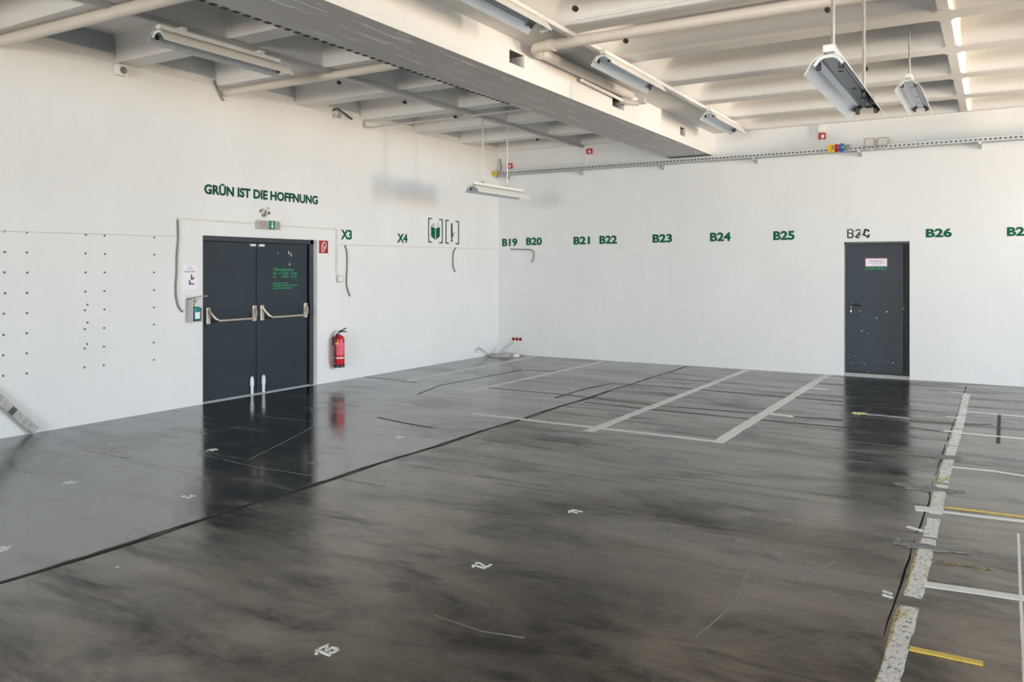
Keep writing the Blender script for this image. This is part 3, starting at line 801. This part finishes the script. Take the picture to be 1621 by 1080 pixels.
# broken plaster above the exit sign
mb = MB()
for u, v, r in ((416, 333, .05), (423, 337, .045), (419, 342, .04), (424, 330, .03)):
    p = PX(u, v); pts = []
    for q in range(12):
        a = 2 * PI * q / 12; k = 1 + random.uniform(-.4, .4); pts.append((0, p.y + r * k * math.cos(a), p.z + r * .8 * k * math.sin(a)))
    mb.prism(pts, (0.002 + r * .02, 0, 0))
sc_ = mb.build('plaster_damage', M['bare'], wall_left); sc_['label'] = 'broken plaster above the exit light'
mb = MB()
for pts in (((420, 333), (421.5, 334), (419.5, 343), (417.5, 342)), ((414, 338), (416, 339), (417, 344), (415, 343)), ((424, 336), (428, 335), (427, 338), (424, 340)), ((410, 335), (413, 331), (414, 332), (411.5, 337))):
    mb.prism([(0.0035, PX(*q).y, PX(*q).z) for q in pts], (0.002, 0, 0))
mb.build('plaster_hole', M['dkgrey'], wall_left)

# fire sign
t = thing('fire_sign', 'square red fire extinguisher sign right of the double door', 'sign', (0, -4.918, 1.93))
mb = MB(); mb.box(0, 0.004, -5.01, -4.826, 1.93, 2.118); mb.build('sign_plate', M['signred'], t)
def fs(x, y): p = PX(450 + x / 18, 360 + y / 18); return Vector((0.005, p.y, p.z))
mb = MB()
def sstroke(pts, wd):
    P = [fs(*q) for q in pts]
    for a, b in zip(P, P[1:]):
        d = (b - a).normalized(); n = Vector((0, -d.z, d.y)) * wd / 2
        mb.prism([a - n - d * wd * .25, b - n + d * wd * .25, b + n + d * wd * .25, a + n - d * wd * .25], (0.001, 0, 0))
sstroke([(1065, 690), (1065, 510), (1060, 490)], .018); sstroke([(1065, 690), (1120, 685), (1130, 640), (1185, 540), (1175, 460), (1125, 425), (1085, 445), (1100, 500), (1125, 560), (1130, 600)], .016)
mb.build('pictogram', M['paper'], t)

# paper notice
t = thing('paper_notice', 'white paper notice with a hand picture left of the double door', 'notice', (0, -7.236, 1.437))
mb = MB(); mb.box(0.0, 0.0025, -7.341, -7.131, 1.437, 1.742); mb.build('sheet', M['paper'], t)
def pn(x, y): p = PX(285 + x / 21.6, 415 + y / 21.6); return (0.003, p.y, p.z)
mb = MB()
for x0_, x1_, yv, h in ((265, 400, 185, 10), (215, 450, 250, 9), (125, 520, 330, 14)):
    x = x0_
    while x < x1_:
        q = min(x1_, x + random.uniform(30, 90)); mb.prism([pn(x, yv - h), pn(q, yv - h + 4), pn(q, yv + h + 4), pn(x, yv + h)], (0.0008, 0, 0)); x = q + 10
mb.build('print_lines', M['print'], t)
mb = MB(); mb.prism([pn(*q) for q in ((365, 420), (390, 405), (410, 470), (415, 555), (450, 520), (470, 500), (490, 520), (470, 590), (360, 610))], (0.0008, 0, 0))
mb.build('hand_picture', M['skin'], t)
mb = MB(); mb.prism([pn(*q) for q in ((280, 600), (345, 640), (350, 710), (470, 740), (480, 790), (380, 755), (330, 790), (290, 760), (310, 690))], (0.0008, 0, 0))
mb.build('dispenser_picture', M['printd'], t)

# hand sanitiser dispenser
t = thing('sanitiser_dispenser', 'grey wall dispenser holding a teal sanitiser bottle beside the double door', 'dispenser', (0.06, -7.21, 1.045))
mb = MB(); mb.box(0, 0.012, -7.285, -7.145, 1.05, 1.335).box(0, 0.115, -7.285, -7.275, 1.05, 1.335).box(0, 0.115, -7.155, -7.145, 1.05, 1.22).box(0, 0.115, -7.285, -7.145, 1.045, 1.056).box(0, 0.09, -7.285, -7.145, 1.322, 1.335)
mb.build('holder', M['lgrey'], t, bevel=0.003)
mb = MB(); mb.box(0.03, 0.118, -7.262, -7.168, 1.062, 1.235); bt = mb.build('bottle', M['teal'], t, bevel=0.02); bt['label'] = 'teal bottle'
mb = MB(); mb.box(0.1165, 0.1195, -7.25, -7.18, 1.085, 1.165); mb.build('bottle_label', M['paper'], bt)
mb = MB(); mb.lathe((0.07, -7.215, 1.235), [(0.02, 0), (0.02, 0.03), (0.008, 0.032), (0.008, 0.06)], 12); mb.box(0.06, 0.13, -7.225, -7.205, 1.29, 1.305)
mb.build('pump', M['plastic'], bt)
mb = MB(); mb.tube([(0.05, -7.27, 1.335), (0.10, -7.24, 1.352), (0.16, -7.2, 1.362), (0.20, -7.19, 1.366)], 0.007, 8); mb.box(0.16, 0.26, -7.23, -7.17, 1.362, 1.370)
mb.build('elbow_lever', M['steel'], t)

# fire extinguisher
ex = Vector((0.105, -4.70, 0))
t = thing('fire_extinguisher', 'red fire extinguisher with black hose hung right of the double door', 'extinguisher', (0.105, -4.70, 0.225))
mb = MB(); mb.lathe((ex.x, ex.y, 0), [(0.078, 0.262), (0.083, 0.28), (0.083, 0.645), (0.076, 0.672), (0.055, 0.695), (0.03, 0.705), (0.026, 0.72)], 28)
cy = mb.build('cylinder', M['red'], t, smooth=True)
mb = MB(); mb.lathe((ex.x, ex.y, 0), [(0.070, 0.225), (0.085, 0.232), (0.086, 0.268), (0.08, 0.275)], 28); mb.build('base_ring', M['blackp'], t, smooth=True)
mb = MB()
for z0, z1, a0, a1, r, c_ in ((0.42, 0.60, -1.35, 0.55, 0.0845, 0),):
    for q in range(14):
        a, b = a0 + (a1 - a0) * q / 14, a0 + (a1 - a0) * (q + 1) / 14
        mb.quad((ex.x + r * math.cos(a), ex.y + r * math.sin(a), z0), (ex.x + r * math.cos(b), ex.y + r * math.sin(b), z0), (ex.x + r * math.cos(b), ex.y + r * math.sin(b), z1), (ex.x + r * math.cos(a), ex.y + r * math.sin(a), z1))
mb.build('label_sticker', M['pink'], cy)
mb = MB(); mb.lathe((ex.x, ex.y, 0), [(0.0836, 0.362), (0.0848, 0.363), (0.0848, 0.380), (0.0836, 0.381)], 28); mb.build('white_band', M['plastic'], cy)
mb = MB(); mb.lathe((ex.x, ex.y, 0), [(0.024, 0.715), (0.024, 0.745), (0.014, 0.75), (0.014, 0.765)], 14); mb.build('valve', M['steel'], t)
mb = MB(); mb.tube([(ex.x + 0.0, ex.y - 0.02, 0.752), (ex.x + 0.03, ex.y + 0.02, 0.775), (ex.x + 0.07, ex.y + 0.085, 0.812)], [0.012, 0.011, 0.008], 8); mb.tube([(ex.x, ex.y, 0.755), (ex.x + 0.05, ex.y + 0.06, 0.762), (ex.x + 0.07, ex.y + 0.095, 0.75)], [0.010, 0.009, 0.007], 8)
mb.build('handle', M['blackp'], t, smooth=True)
mb = MB(); mb.tube([(ex.x, ex.y - 0.02, 0.735), (ex.x + 0.01, ex.y - 0.07, 0.71), (ex.x + 0.015, ex.y - 0.10, 0.63), (ex.x + 0.01, ex.y - 0.102, 0.5), (ex.x + 0.005, ex.y - 0.098, 0.40), (ex.x, ex.y - 0.095, 0.30)], 0.012, 10)
mb.build('hose', M['blackp'], t, smooth=True)
mb = MB(); mb.box(0, ex.x - 0.075, ex.y - 0.03, ex.y + 0.03, 0.55, 0.68); mb.build('wall_bracket', M['blackp'], t)
mb = MB(); mb.lathe((ex.x + 0.03, ex.y - 0.088, 0.585), [(0.018, -0.005), (0.018, 0.005)], 12, 'x'); mb.build('gauge_tag', M['yellow'], t)

# trunking around the door, loose cables
def LT(*uv, x=0.012): return [(x, PX(u, v).y, PX(u, v).z) for u, v in uv]
def trunk(mb, a, b, wd=0.022, th=0.016):
    (ya, za), (yb_, zb_) = (a[1], a[2]), (b[1], b[2])
    d = Vector((0, yb_ - ya, zb_ - za)).normalized(); n = Vector((0, -d.z, d.y)) * wd / 2
    A, B = Vector((0.0015, ya, za)), Vector((0.0015, yb_, zb_))
    mb.prism([A - n, B - n, B + n, A + n], (th, 0, 0)); return mb
zc = PX(404, 354).z
mb = MB(); trunk(mb, (0, PX(280, 348).y, zc + 0.005), (0, -6.215, zc)); trunk(mb, (0, -5.797, zc - 0.01), (0, -4.655, zc - 0.012)); trunk(mb, (0, -4.655, zc - 0.012), (0, -4.655, PX(532, 436).z))
tag(mb.build('cable_trunking', M['trunk']), 'slim white cable trunking framing the top of the double door', 'trunking')
a, b = PX(532, 436), PX(540.5, 447)
t = thing('junction_box', 'small pale junction box below the trunking, left of the hanging cable', 'junction box', (0, (a.y + b.y) / 2, b.z))
mb = MB(); mb.box(0, 0.04, a.y, b.y, b.z, a.z); mb.build('housing', M['lgrey'], t, bevel=0.005)
mb = MB(); mb.box(0.038, 0.044, a.y + 0.015, b.y - 0.015, b.z + 0.015, a.z - 0.015); mb.build('cover', M['plastic'], t, bevel=0.003)
def cable(name, label, pts, r=0.009, mat='cable', n=8):
    P = [Vector(p) for p in pts]; out = []
    for i in range(len(P) - 1):                                # smooth through the points
        p0, p1, p2, p3 = P[max(i - 1, 0)], P[i], P[i + 1], P[min(i + 2, len(P) - 1)]
        for q in range(6):
            t_ = q / 6
            out.append(0.5 * ((2 * p1) + (p2 - p0) * t_ + (2 * p0 - 5 * p1 + 4 * p2 - p3) * t_ ** 2 + (3 * p1 - p0 - 3 * p2 + p3) * t_ ** 3))
    out.append(P[-1])
    return tag(MB().tube(out, r, n).build(name, M[mat], smooth=True), label, 'cable')
cable('hanging_cable', 'grey cable hanging from the trunking left of the double door', LT((280, 348), (281, 375), (279, 405), (278.5, 432), (277, 460), (280.5, 483), (288, 494), x=0.014), 0.011)
cable('hanging_cable', 'grey cable hanging beside the small junction box', LT((545, 388.5), (548, 399), (548.5, 420), (547.5, 447), (549.5, 459), (553, 469), x=0.014), 0.011)
cable('hanging_cable', 'short grey cable end below the stem symbol', LT((721, 392.5), (717, 399), (716, 415), (717, 424), (719.5, 430), x=0.014), 0.012)
P = [PY(u, v, -0.014) for u, v in ((808, 394.5), (825, 395), (841, 396), (844.8, 402), (844.2, 409), (841.5, 416))]
cable('hanging_cable', 'bent grey cable end on the end wall under bay number B20', P, 0.011)
def wire(label, pts, r=0.005):
    return tag(MB().tube(pts, r, 6).build('wall_wire', M['cablew']), label, 'wire')
wire('thin pale wire along the wall from the left edge to the hanging cable', LT((-20, 365.5), (140, 370), (280, 374.5), x=0.006))
wire('thin pale wire from the small junction box cable towards the corner', LT((536, 387.5), (640, 390.5), (720, 392.5), (788, 394.5), x=0.006), 0.006)

# wall plugs in columns
COLS = [('leftmost column', [(21, 106), (21, 202), (20, 296), (23, 392), (17, 487), (16, 585), (14, 679), (14, 774)]),
        ('second column from the left', [(124, 111), (124, 204), (126, 297), (124, 391), (124, 484), (123, 577), (123, 670), (123, 763)]),
        ('third column from the left', [(396, 122), (395, 208), (395, 296), (394, 385), (392, 471), (392, 558), (391, 648), (390, 735)]),
        ('fourth column from the left', [(483, 126), (484, 211), (483, 296), (482, 382), (482, 467), (481, 553), (480, 639), (479, 725)]),
        ('column nearest the double door', [(713, 134), (713, 214), (712, 296), (712, 378), (711, 458), (711, 537), (710, 620), (710, 700)]),
        ('short odd row beside the third column', [(404, 445), (404, 528), (403, 627)])]
ORD = ['topmost', 'second from the top', 'third from the top', 'fourth from the top', 'fifth from the top', 'sixth from the top', 'seventh from the top', 'lowest']
proto = None
for cn, pts in COLS:
    for k, (x, y) in enumerate(pts):
        p = PX(x / 2.92, 330 + y / 2.919)
        if proto is None:
            proto = MB().lathe((0, p.y, p.z), [(0.0115, 0.0), (0.0115, 0.004), (0.008, 0.007)], 10, 'x').build('wall_plug', M['plug'], loc=(0, p.y, p.z)); o = proto
        else:
            o = proto.copy(); COL.objects.link(o); o.location = (0, p.y, p.z)
        word = ORD[k] if len(pts) == 8 else ['upper', 'middle', 'lower'][k]
        tag(o, 'small dark wall plug, %s of the %s' % (word, cn), 'wall plug', 'wall plugs left of the double door')

# leaning aluminium bar at the far left
P0, P1 = PX(55, 684.5, 0.05), PX(-60, 585, 0.02)
d = (P1 - P0).normalized(); n = Vector((0, -d.z, d.y)) * 0.045
t = thing('metal_profile', 'scuffed grey metal bar leaning on the wall at the far left', 'metal bar', (0.05, P0.y, 0))
P0 = Vector((P0.x, P0.y, P0.z))
mb = MB(); mb.prism([P0 - n * 1.0, P1 - n, P1 + n, P0 + n], (0.025, 0, 0))
zmin = min(v.z for v in mb.v)
for v in mb.v: v.z -= zmin
mb.build('bar', M['alu'], t, bevel=0.004)
mb = MB(); c0, c1 = P0 + d * 0.30, P0 + d * 0.36
mb.prism([c0 - n * .8, c1 - n * .8, c1 + n * .9, c0 + n * .9], (0.0275, 0, 0))
for v in mb.v: v.z -= zmin
mb.build('dark_stain', M['blackp'], t)

# siren box and round sensor under the ceiling
t = thing('wall_speaker', 'small white speaker box under the ceiling rib, upper left', 'speaker', (0, -8.19, 3.88))
mb = MB(); mb.box(0, 0.09, -8.25, -8.13, 3.885, 4.0); mb.build('housing', M['plastic'], t, bevel=0.006)
mb = MB(); mb.lathe((0.09, -8.185, 3.942), [(0.042, 0), (0.042, 0.006), (0.03, 0.012), (0.012, 0.006)], 18, 'x'); mb.build('grille', M['print'], t)
q = PX(537, 184, 0.10); q2 = PX(537, 173, 0.10)
t = thing('round_sensor', 'small dark round sensor hanging by a wire below a rib, over the double door', 'sensor', (0.10, q.y, q.z - 0.04))
mb = MB(); mb.lathe(q, [(0.004, -0.036), (0.022, -0.03), (0.034, -0.012), (0.034, 0.012), (0.022, 0.03), (0.004, 0.036)], 16); mb.build('head', M['grey'], t, smooth=True)
mb = MB(); mb.tube([(q.x, q.y, q.z + 0.03), (q.x, q.y, q.z + 0.10)], 0.005, 6); mb.tube([(0.03, q.y - 0.06, 4.07), (0.05, q.y - 0.02, 4.10), (q.x, q.y, q.z + 0.10), (0.05, q.y + 0.2, 4.05), (0.03, q.y + 0.36, 4.005)], 0.012, 6)
mb.build('lead', M['blackp'], t)

# ------------------------------------------------------------------ end wall: tray, boxes, sockets
t = thing('cable_tray', 'long perforated galvanised cable tray on brackets high on the end wall', 'cable tray', (4.5, -0.12, 3.53))
TX0, TX1, TY, TZ = 0.04, 14.0, -0.20, 3.545
mb = MB(); mb.box(TX0, TX1, TY, TY + 0.003, TZ, TZ + 0.062).box(TX0, TX1, -0.02, -0.017, TZ, TZ + 0.062).box(TX0, TX1, TY, -0.017, TZ, TZ + 0.003)
mb.build('tray', M['trayslot'], t)
for bx_ in (0.25, 1.86, 3.46, 5.1, 6.72, 8.35, 9.95):
    mb = MB(); mb.box(bx_ - 0.02, bx_ + 0.02, -0.225, -0.002, TZ - 0.036, TZ - 0.001); mb.prism([(bx_ - 0.02, -0.002, TZ - 0.036), (bx_ - 0.02, -0.16, TZ - 0.036), (bx_ - 0.02, -0.002, TZ - 0.08)], (0.04, 0, 0))
    mb.build('bracket', M['tray'], t)
mb = MB()
for k in range(3): mb.tube([(TX0 + 0.02, -0.06 - k * 0.04, TZ + 0.02), (3, -0.05 - k * 0.045, TZ + 0.016), (10, -0.06 - k * 0.04, TZ + 0.02)], 0.01, 6)
mb.build('tray_cables', M['cable'], t)

def bundle(name, label, cx, cz, w_, parts):
    t = thing(name, label, 'cable coil', (cx, TY, cz))
    for mat, dx, r in parts:
        mb = MB()
        for q in range(5):
            P = []
            for s in range(15):
                a = 2 * PI * s / 14
                P.append((cx + dx + (q - 2) * 0.006 + (r * 0.75 - 0.004 * q) * math.cos(a + q), -0.222 - 0.012 * (q % 3), cz + (r - 0.004 * q) * math.sin(a + q)))
            mb.tube(P, 0.009, 6)
        mb.build(mat + '_cable_loop', M[mat], t, smooth=True)
    return t
bundle('cable_coil', 'coil of yellow and blue cable hung over the cable tray', 6.37, 3.60, 0.2, [('yellow', -0.04, 0.065), ('red', 0.035, 0.055), ('blue', 0.11, 0.065), ('grey', 0.20, 0.045)])
bundle('cable_coil', 'small yellow cable coil at the corner end of the cable tray', 0.06, 3.58, 0.1, [('yellow', 0.0, 0.05)])
cable('tray_cable', 'brown cable rising from the corner end of the tray to the ceiling', [(0.07, -0.10, 3.60), (0.09, -0.05, 3.70), (0.06, -0.03, 3.82), (0.05, -0.04, 3.90)], 0.011)
for lab, xa, xb in (('grey junction box on the cable tray, left one of the pair', 6.80, 6.95), ('grey junction box on the cable tray, right one of the pair', 6.99, 7.13)):
    t = thing('junction_box', lab, 'junction box', ((xa + xb) / 2, -0.2, 3.60), 'pair of junction boxes on the tray')
    mb = MB(); mb.box(xa, xb, -0.275, -0.205, 3.575, 3.71); mb.build('housing', M['grey'], t, bevel=0.008)
    mb = MB(); mb.box(xa + 0.012, xb - 0.012, -0.282, -0.275, 3.60, 3.70); mb.build('cover', M['lgrey'], t, bevel=0.003)
    mb = MB()
    for q in (0.3, 0.6): mb.tube([(xa + (xb - xa) * q, -0.24, 3.575), (xa + (xb - xa) * q + 0.02, -0.235, 3.52), (xa + (xb - xa) * q + 0.06, -0.21, 3.565)], 0.009, 6)
    mb.build('cable_entry', M['cablew'], t)

def alarm(label, u, v, conduit):
    p = PY(u, v)
    t = thing('alarm_box', label, 'alarm box', (p.x, 0, p.z - 0.05), 'red alarm boxes along the end wall')
    mb = MB(); mb.box(p.x - 0.055, p.x + 0.055, -0.05, 0, p.z - 0.05, p.z + 0.05); mb.build('housing', M['red'], t, bevel=0.005)
    mb = MB(); mb.box(p.x - 0.01, p.x + 0.035, -0.053, -0.05, p.z - 0.035, p.z + 0.02); mb.build('window', M['plastic'], t)
    if conduit is not None:
        mb = MB()
        for dx, za, zb_ in conduit: mb.box(p.x + dx - 0.014, p.x + dx + 0.014, -0.02, 0, p.z + za, p.z + zb_)
        mb.build('conduit', M['plastic'], t)
    return t
alarm('red alarm box by the room corner, behind the hanging lamp rods', 808, 263, [])
alarm('red alarm box at the far end of the grey ceiling rail', 934, 240, [(-0.075, -0.30, 0.05)])
t = alarm('red alarm box with white switch above the yellow and blue cable coil', 1302, 216, [(0.01, -0.23, -0.05), (-0.02, 0.16, 0.33)])
p = PY(1300, 205); mb = MB(); mb.box(p.x - 0.05, p.x + 0.05, -0.05, 0, p.z - 0.05, p.z + 0.05); mb.build('switch', M['plastic'], t, bevel=0.006)

for k, (x, lab) in enumerate(((0.353, 'red round wall socket low by the corner, left of three'), (0.433, 'red round wall socket low by the corner, middle of three'), (0.512, 'red round wall socket low by the corner, right of three'))):
    t = thing('wall_socket', lab, 'socket', (x, 0, 0.28), 'three red sockets by the corner')
    mb = MB(); mb.lathe((x, 0, 0.312), [(0.034, 0), (0.034, -0.008), (0.028, -0.012)], 18, 'y'); mb.build('face', M['red'], t)
    mb = MB(); mb.lathe((x, -0.0125, 0.312), [(0.02, 0), (0.02, -0.001)], 14, 'y'); mb.build('plug_hole', M['black'], t)
# pile of loose cable in the corner
p0 = (0.36, -0.02, 0.25)
heap = thing('cable_heap', 'tangled heap of pale cable on the floor in the corner, rising to the red sockets', 'cable heap', (0.3, -0.36, 0))
lc = cable('loose_end', None, [p0, (0.30, -0.08, 0.20), (0.22, -0.2, 0.12), (0.17, -0.36, 0.04), (0.14, -0.52, 0.015), (0.3, -0.55, 0.012), (0.52, -0.40, 0.012), (0.60, -0.34, 0.012)], 0.013, 'lgrey')
lc.location = Vector(lc.location) - heap.location; lc.parent = heap; del lc['category']
mb = MB(); P = []
for s in range(40):
    a = s * 0.52; P.append((0.30 + (0.17 + 0.07 * math.sin(s * 1.3)) * math.cos(a), -0.40 + (0.09 + 0.05 * math.cos(s * .9)) * math.sin(a), 0.013 + 0.0012 * s))
mb.tube(P, 0.011, 7); mb.tube([(0.1, -0.5, 0.02), (0.06, -0.66, 0.14), (0.05, -0.78, 0.19), (0.06, -0.86, 0.16), (0.07, -0.88, 0.10)], 0.011, 7)
mb.build('coil', M['lgrey'], heap, smooth=True)
MB().box(0.57, 0.67, -0.40, -0.30, 0, 0.05).build('plug', M['plastic'], heap, bevel=0.015)

# ------------------------------------------------------------------ ceiling rails and pipes
def rail(label, x, mat, y0_, y1_):
    t = thing('mounting_rail', label, 'rail', (x, (y0_ + y1_) / 2, 3.98))
    mb = MB(); mb.box(x - 0.03, x - 0.026, y0_, y1_, 3.985, 4.025).box(x + 0.026, x + 0.03, y0_, y1_, 3.985, 4.025).box(x - 0.03, x + 0.03, y0_, y1_, 3.982, 3.986)
    mb.build('channel', M[mat], t)
    yy = -1.37 * 9 + 0.10
    while yy < y1_: MB().box(x - 0.02, x + 0.02, yy - 0.02, yy + 0.02, 3.986, 4.035).build('fixing', M[mat], t); yy += 1.37
rail('grey mounting rail under the ceiling, left of the beam', 1.87, 'railg', -13.0, -0.03)
rail('white mounting rail under the ceiling, right of the beam', 4.96, 'rail', -13.0, -0.55)

def pipe(label, pts, r, mat='pipe', collars=()):
    t = thing('ceiling_pipe', label, 'pipe', pts[0])
    MB().tube(pts, r, 16).build('pipe_run', M[mat], t, smooth=True)
    for a, b in collars: MB().tube([a, b], r * 1.18, 16).build('collar', M[mat], t, smooth=True)
    return t
pipe('thick cream pipe under the ceiling at the upper left', [(0.01, -9.50, 3.955), (3.58, -9.44, 3.955)], 0.055)
pipe('cream pipe under the ceiling crossing the middle of the left bay', [(0.01, -6.72, 3.965), (3.58, -6.72, 3.965)], 0.046)
pipe('thin conduit from the wall hook to the beam, far part of the left bay', [(0.02, -4.02, 4.05), (0.03, -4.03, 3.93), (0.06, -4.03, 3.915), (3.58, -3.95, 3.93)], 0.014, 'lgrey')
arc = [(4.60 - 0.13 * math.sin(a), -6.45 - 0.13 * math.cos(a), 3.955) for a in [i * PI / 2 / 6 for i in range(7)]]
pipe('cream heating pipe right of the beam with an elbow and an end valve', [(10.5, -6.58, 3.955)] + arc + [(4.47, -3.95, 3.955)], 0.055, collars=[((4.66, -6.58, 3.955), (4.74, -6.58, 3.955)), ((4.47, -6.42, 3.955), (4.47, -6.35, 3.955))])
t = pipe('thin pale pipe with valve beside the square beam pocket', [(4.42, -5.30, 3.89), (4.42, -4.35, 3.875), (4.43, -4.1, 3.86)], 0.02, 'plastic')
mb = MB(); mb.tube([(4.43, -4.14, 3.86), (4.45, -3.98, 3.86), (4.55, -3.88, 3.86)], 0.035, 10); mb.tube([(4.30, -4.0, 3.855), (4.62, -3.86, 3.86)], 0.016, 8); mb.box(4.56, 4.64, -3.92, -3.82, 3.85, 3.93)
mb.build('valve', M['lgrey'], t)
pipe('twin thin white conduit climbing along the near ceiling rib, right of the beam', [(4.75, -6.90, 4.00), (5.0, -6.88, 4.03), (5.05, -6.88, 4.07), (8.0, -6.88, 4.08)], 0.014, 'rail')
pipe('thin white conduit along the rib nearest the end wall', [(5.05, -1.395, 4.10), (5.1, -1.395, 4.13), (6.0, -1.395, 4.10), (9, -1.395, 4.10)], 0.011, 'rail')
cable('hook_cable', 'dark hooked cable end at the wall end of the middle pipe', [(0.02, -6.90, 4.09), (0.03, -6.86, 4.02), (0.03, -6.80, 3.93), (0.03, -6.75, 3.86)], 0.012)

# ------------------------------------------------------------------ lamps
LL, HW = 1.58, 0.125
def lamp_proto():
    root = bpy.data.objects.new('strip_lamp', None); root.empty_display_size = 0.1; COL.objects.link(root)
    h = LL / 2
    MB().box(-0.03, 0.03, -h + 0.02, h - 0.10, 0.118, 0.158).build('body', M['lampw'], root, bevel=0.004)
    MB().box(-0.018, 0.018, -h + 0.06, h - 0.14, 0.103, 0.119).build('spine', M['grey'], root)
    for s in (-1, 1):
        prof_ = [(0.030, 0.100), (0.055, 0.094), (0.080, 0.070), (HW, 0.0)]
        i_ = [(x - 0.004, z - 0.003) for x, z in prof_]
        mb = MB(); pts = [(s * x, -h, z) for x, z in prof_] + [(s * x, -h, z) for x, z in reversed(i_)]
        # outer skin white enamel, inner skin metal
        n = len(prof_)
        for (xa, za), (xb, zb_) in zip(prof_, prof_[1:]):
            mb.quad((s * xa, -h, za), (s * xa, h, za), (s * xb, h, zb_), (s * xb, -h, zb_))
        mb.cur = 1
        for (xa, za), (xb, zb_) in zip(i_, i_[1:]):
            mb.quad((s * xa, -h, za), (s * xb, -h, zb_), (s * xb, h, zb_), (s * xa, h, za))
        mb.cur = 0
        for e in (-h, h):
            for k in range(n - 1):
                mb.quad((s * prof_[k][0], e, prof_[k][1]), (s * prof_[k + 1][0], e, prof_[k + 1][1]), (s * i_[k + 1][0], e, i_[k + 1][1]), (s * i_[k][0], e, i_[k][1]))
        mb.quad((s * prof_[-1][0], -h, 0), (s * prof_[-1][0], h, 0), (s * i_[-1][0], h, i_[-1][1]), (s * i_[-1][0], -h, i_[-1][1]))
        mb.build('reflector_wing', [M['lampw'], M['reflect']], root)
    mb = MB(); mb.box(-0.034, 0.034, -h + 0.03, h - 0.03, 0.085, 0.102)
    tr = mb.build('gear_tray', M['reflect'], root, bevel=0.003)
    mb = MB()
    for yy in (-0.42, 0.1, 0.45): mb.lathe((0.008, yy, 0.0845), [(0.017, 0), (0.017, 0.002)], 10)
    mb.build('tray_hole', M['black'], tr)
    for e in (-h + 0.025, h - 0.025):
        mb = MB()
        P = [(-0.075, e, 0.048), (-0.05, e, 0.082), (-0.025, e, 0.094), (0.025, e, 0.094), (0.05, e, 0.082), (0.075, e, 0.048)]
        mb.tube(P, 0.011, 8); mb.build('end_bracket', M['plastic'] if e < 0 else M['blackp'], root, smooth=True)
        for s in (-1, 1):
            mb = MB(); mb.box(s * 0.058 - 0.013, s * 0.058 + 0.013, e - 0.012 + (0.03 if e < 0 else -0.03), e + 0.012 + (0.03 if e < 0 else -0.03), 0.030, 0.072)
            mb.build('lamp_holder', M['blackp'], root, bevel=0.004)
    return root
def copy_tree(o, parent=None):
    c = o.copy(); COL.objects.link(c); c.parent = parent
    for ch in list(o.children): copy_tree(ch, c)
    return c
LAMPS = [
    ((1.95, -8.31, 3.785), 0, 'long white strip lamp on the grey rail, left of the beam', 0.0),
    ((1.85, -2.95, 2.845), 0, 'white strip lamp hanging low on two rods near the room corner', 1.0),
    ((5.04, -8.22, 3.82), 0, 'strip lamp on the white rail, cut by the top edge of the view', 0.0),
    ((5.04, -5.32, 3.82), 0, 'strip lamp in the middle of the white rail right of the beam', 0.0),
    ((5.06, -1.75, 3.82), 0, 'strip lamp at the far end of the white rail, nearest the end wall', 0.0),
    ((7.775, -8.40, 2.755), 0, 'large strip lamp hanging on two rods at the upper right', 1.1),
    ((7.80, -4.05, 3.49), 0, 'small looking strip lamp hung under the ribs right of the large hanging lamp', 0.5),
]
lp = lamp_proto()
roots = [lp] + [copy_tree(lp) for _ in LAMPS[1:]]
for r_, (loc, rz, lab, hang) in zip(roots, LAMPS):
    r_.location = loc; r_.rotation_euler = (0, 0, rz)
    tag(r_, lab, 'lamp', 'white strip lamps without tubes')
bpy.context.view_layer.update()
for r_, (loc, rz, lab, hang) in zip(roots, LAMPS):
    x, y, z = loc
    if hang:
        ys_ = {1: (-3.44, -2.72), 5: (-9.03, -7.80), 6: (-4.70,)}[roots.index(r_)]
        for yy in ys_:
            top = {-9.03: 4.33, -7.80: 4.235, -4.70: 4.33, -3.42: 4.33}.get(yy, 3.981)
            mb = MB(); mb.tube([(x, yy, z + 0.155), (x, yy, top)], 0.0105, 10); mb.box(x - 0.018, x + 0.018, yy - 0.018, yy + 0.018, z + 0.155, z + 0.185)
            mb.build('suspension_rod', M['steel'], r_, smooth=False)
        if roots.index(r_) == 5:
            for bx_, by_, sx_, sy_ in ((0.045, 0.30, 0.03, 0.10), (0.06, 0.46, 0.035, 0.09), (0.03, 0.62, 0.05, 0.06)): mb = MB(); mb.box(x + bx_ - sx_ / 2, x + bx_ + sx_ / 2, y + by_ - sy_ / 2, y + by_ + sy_ / 2, z + 0.05, z + 0.09); mb.build('wiring_block', M['blackp'], r_, bevel=0.006)
    else:
        xr = 1.87 if x < 3 else 4.96
        for yy in (y - 0.5, y + 0.45):
            mb = MB(); mb.box(min(x, xr) - 0.02, max(x, xr) + 0.02, yy - 0.03, yy + 0.03, z + 0.155, 3.981); mb.build('clip', M['lampw'], r_)
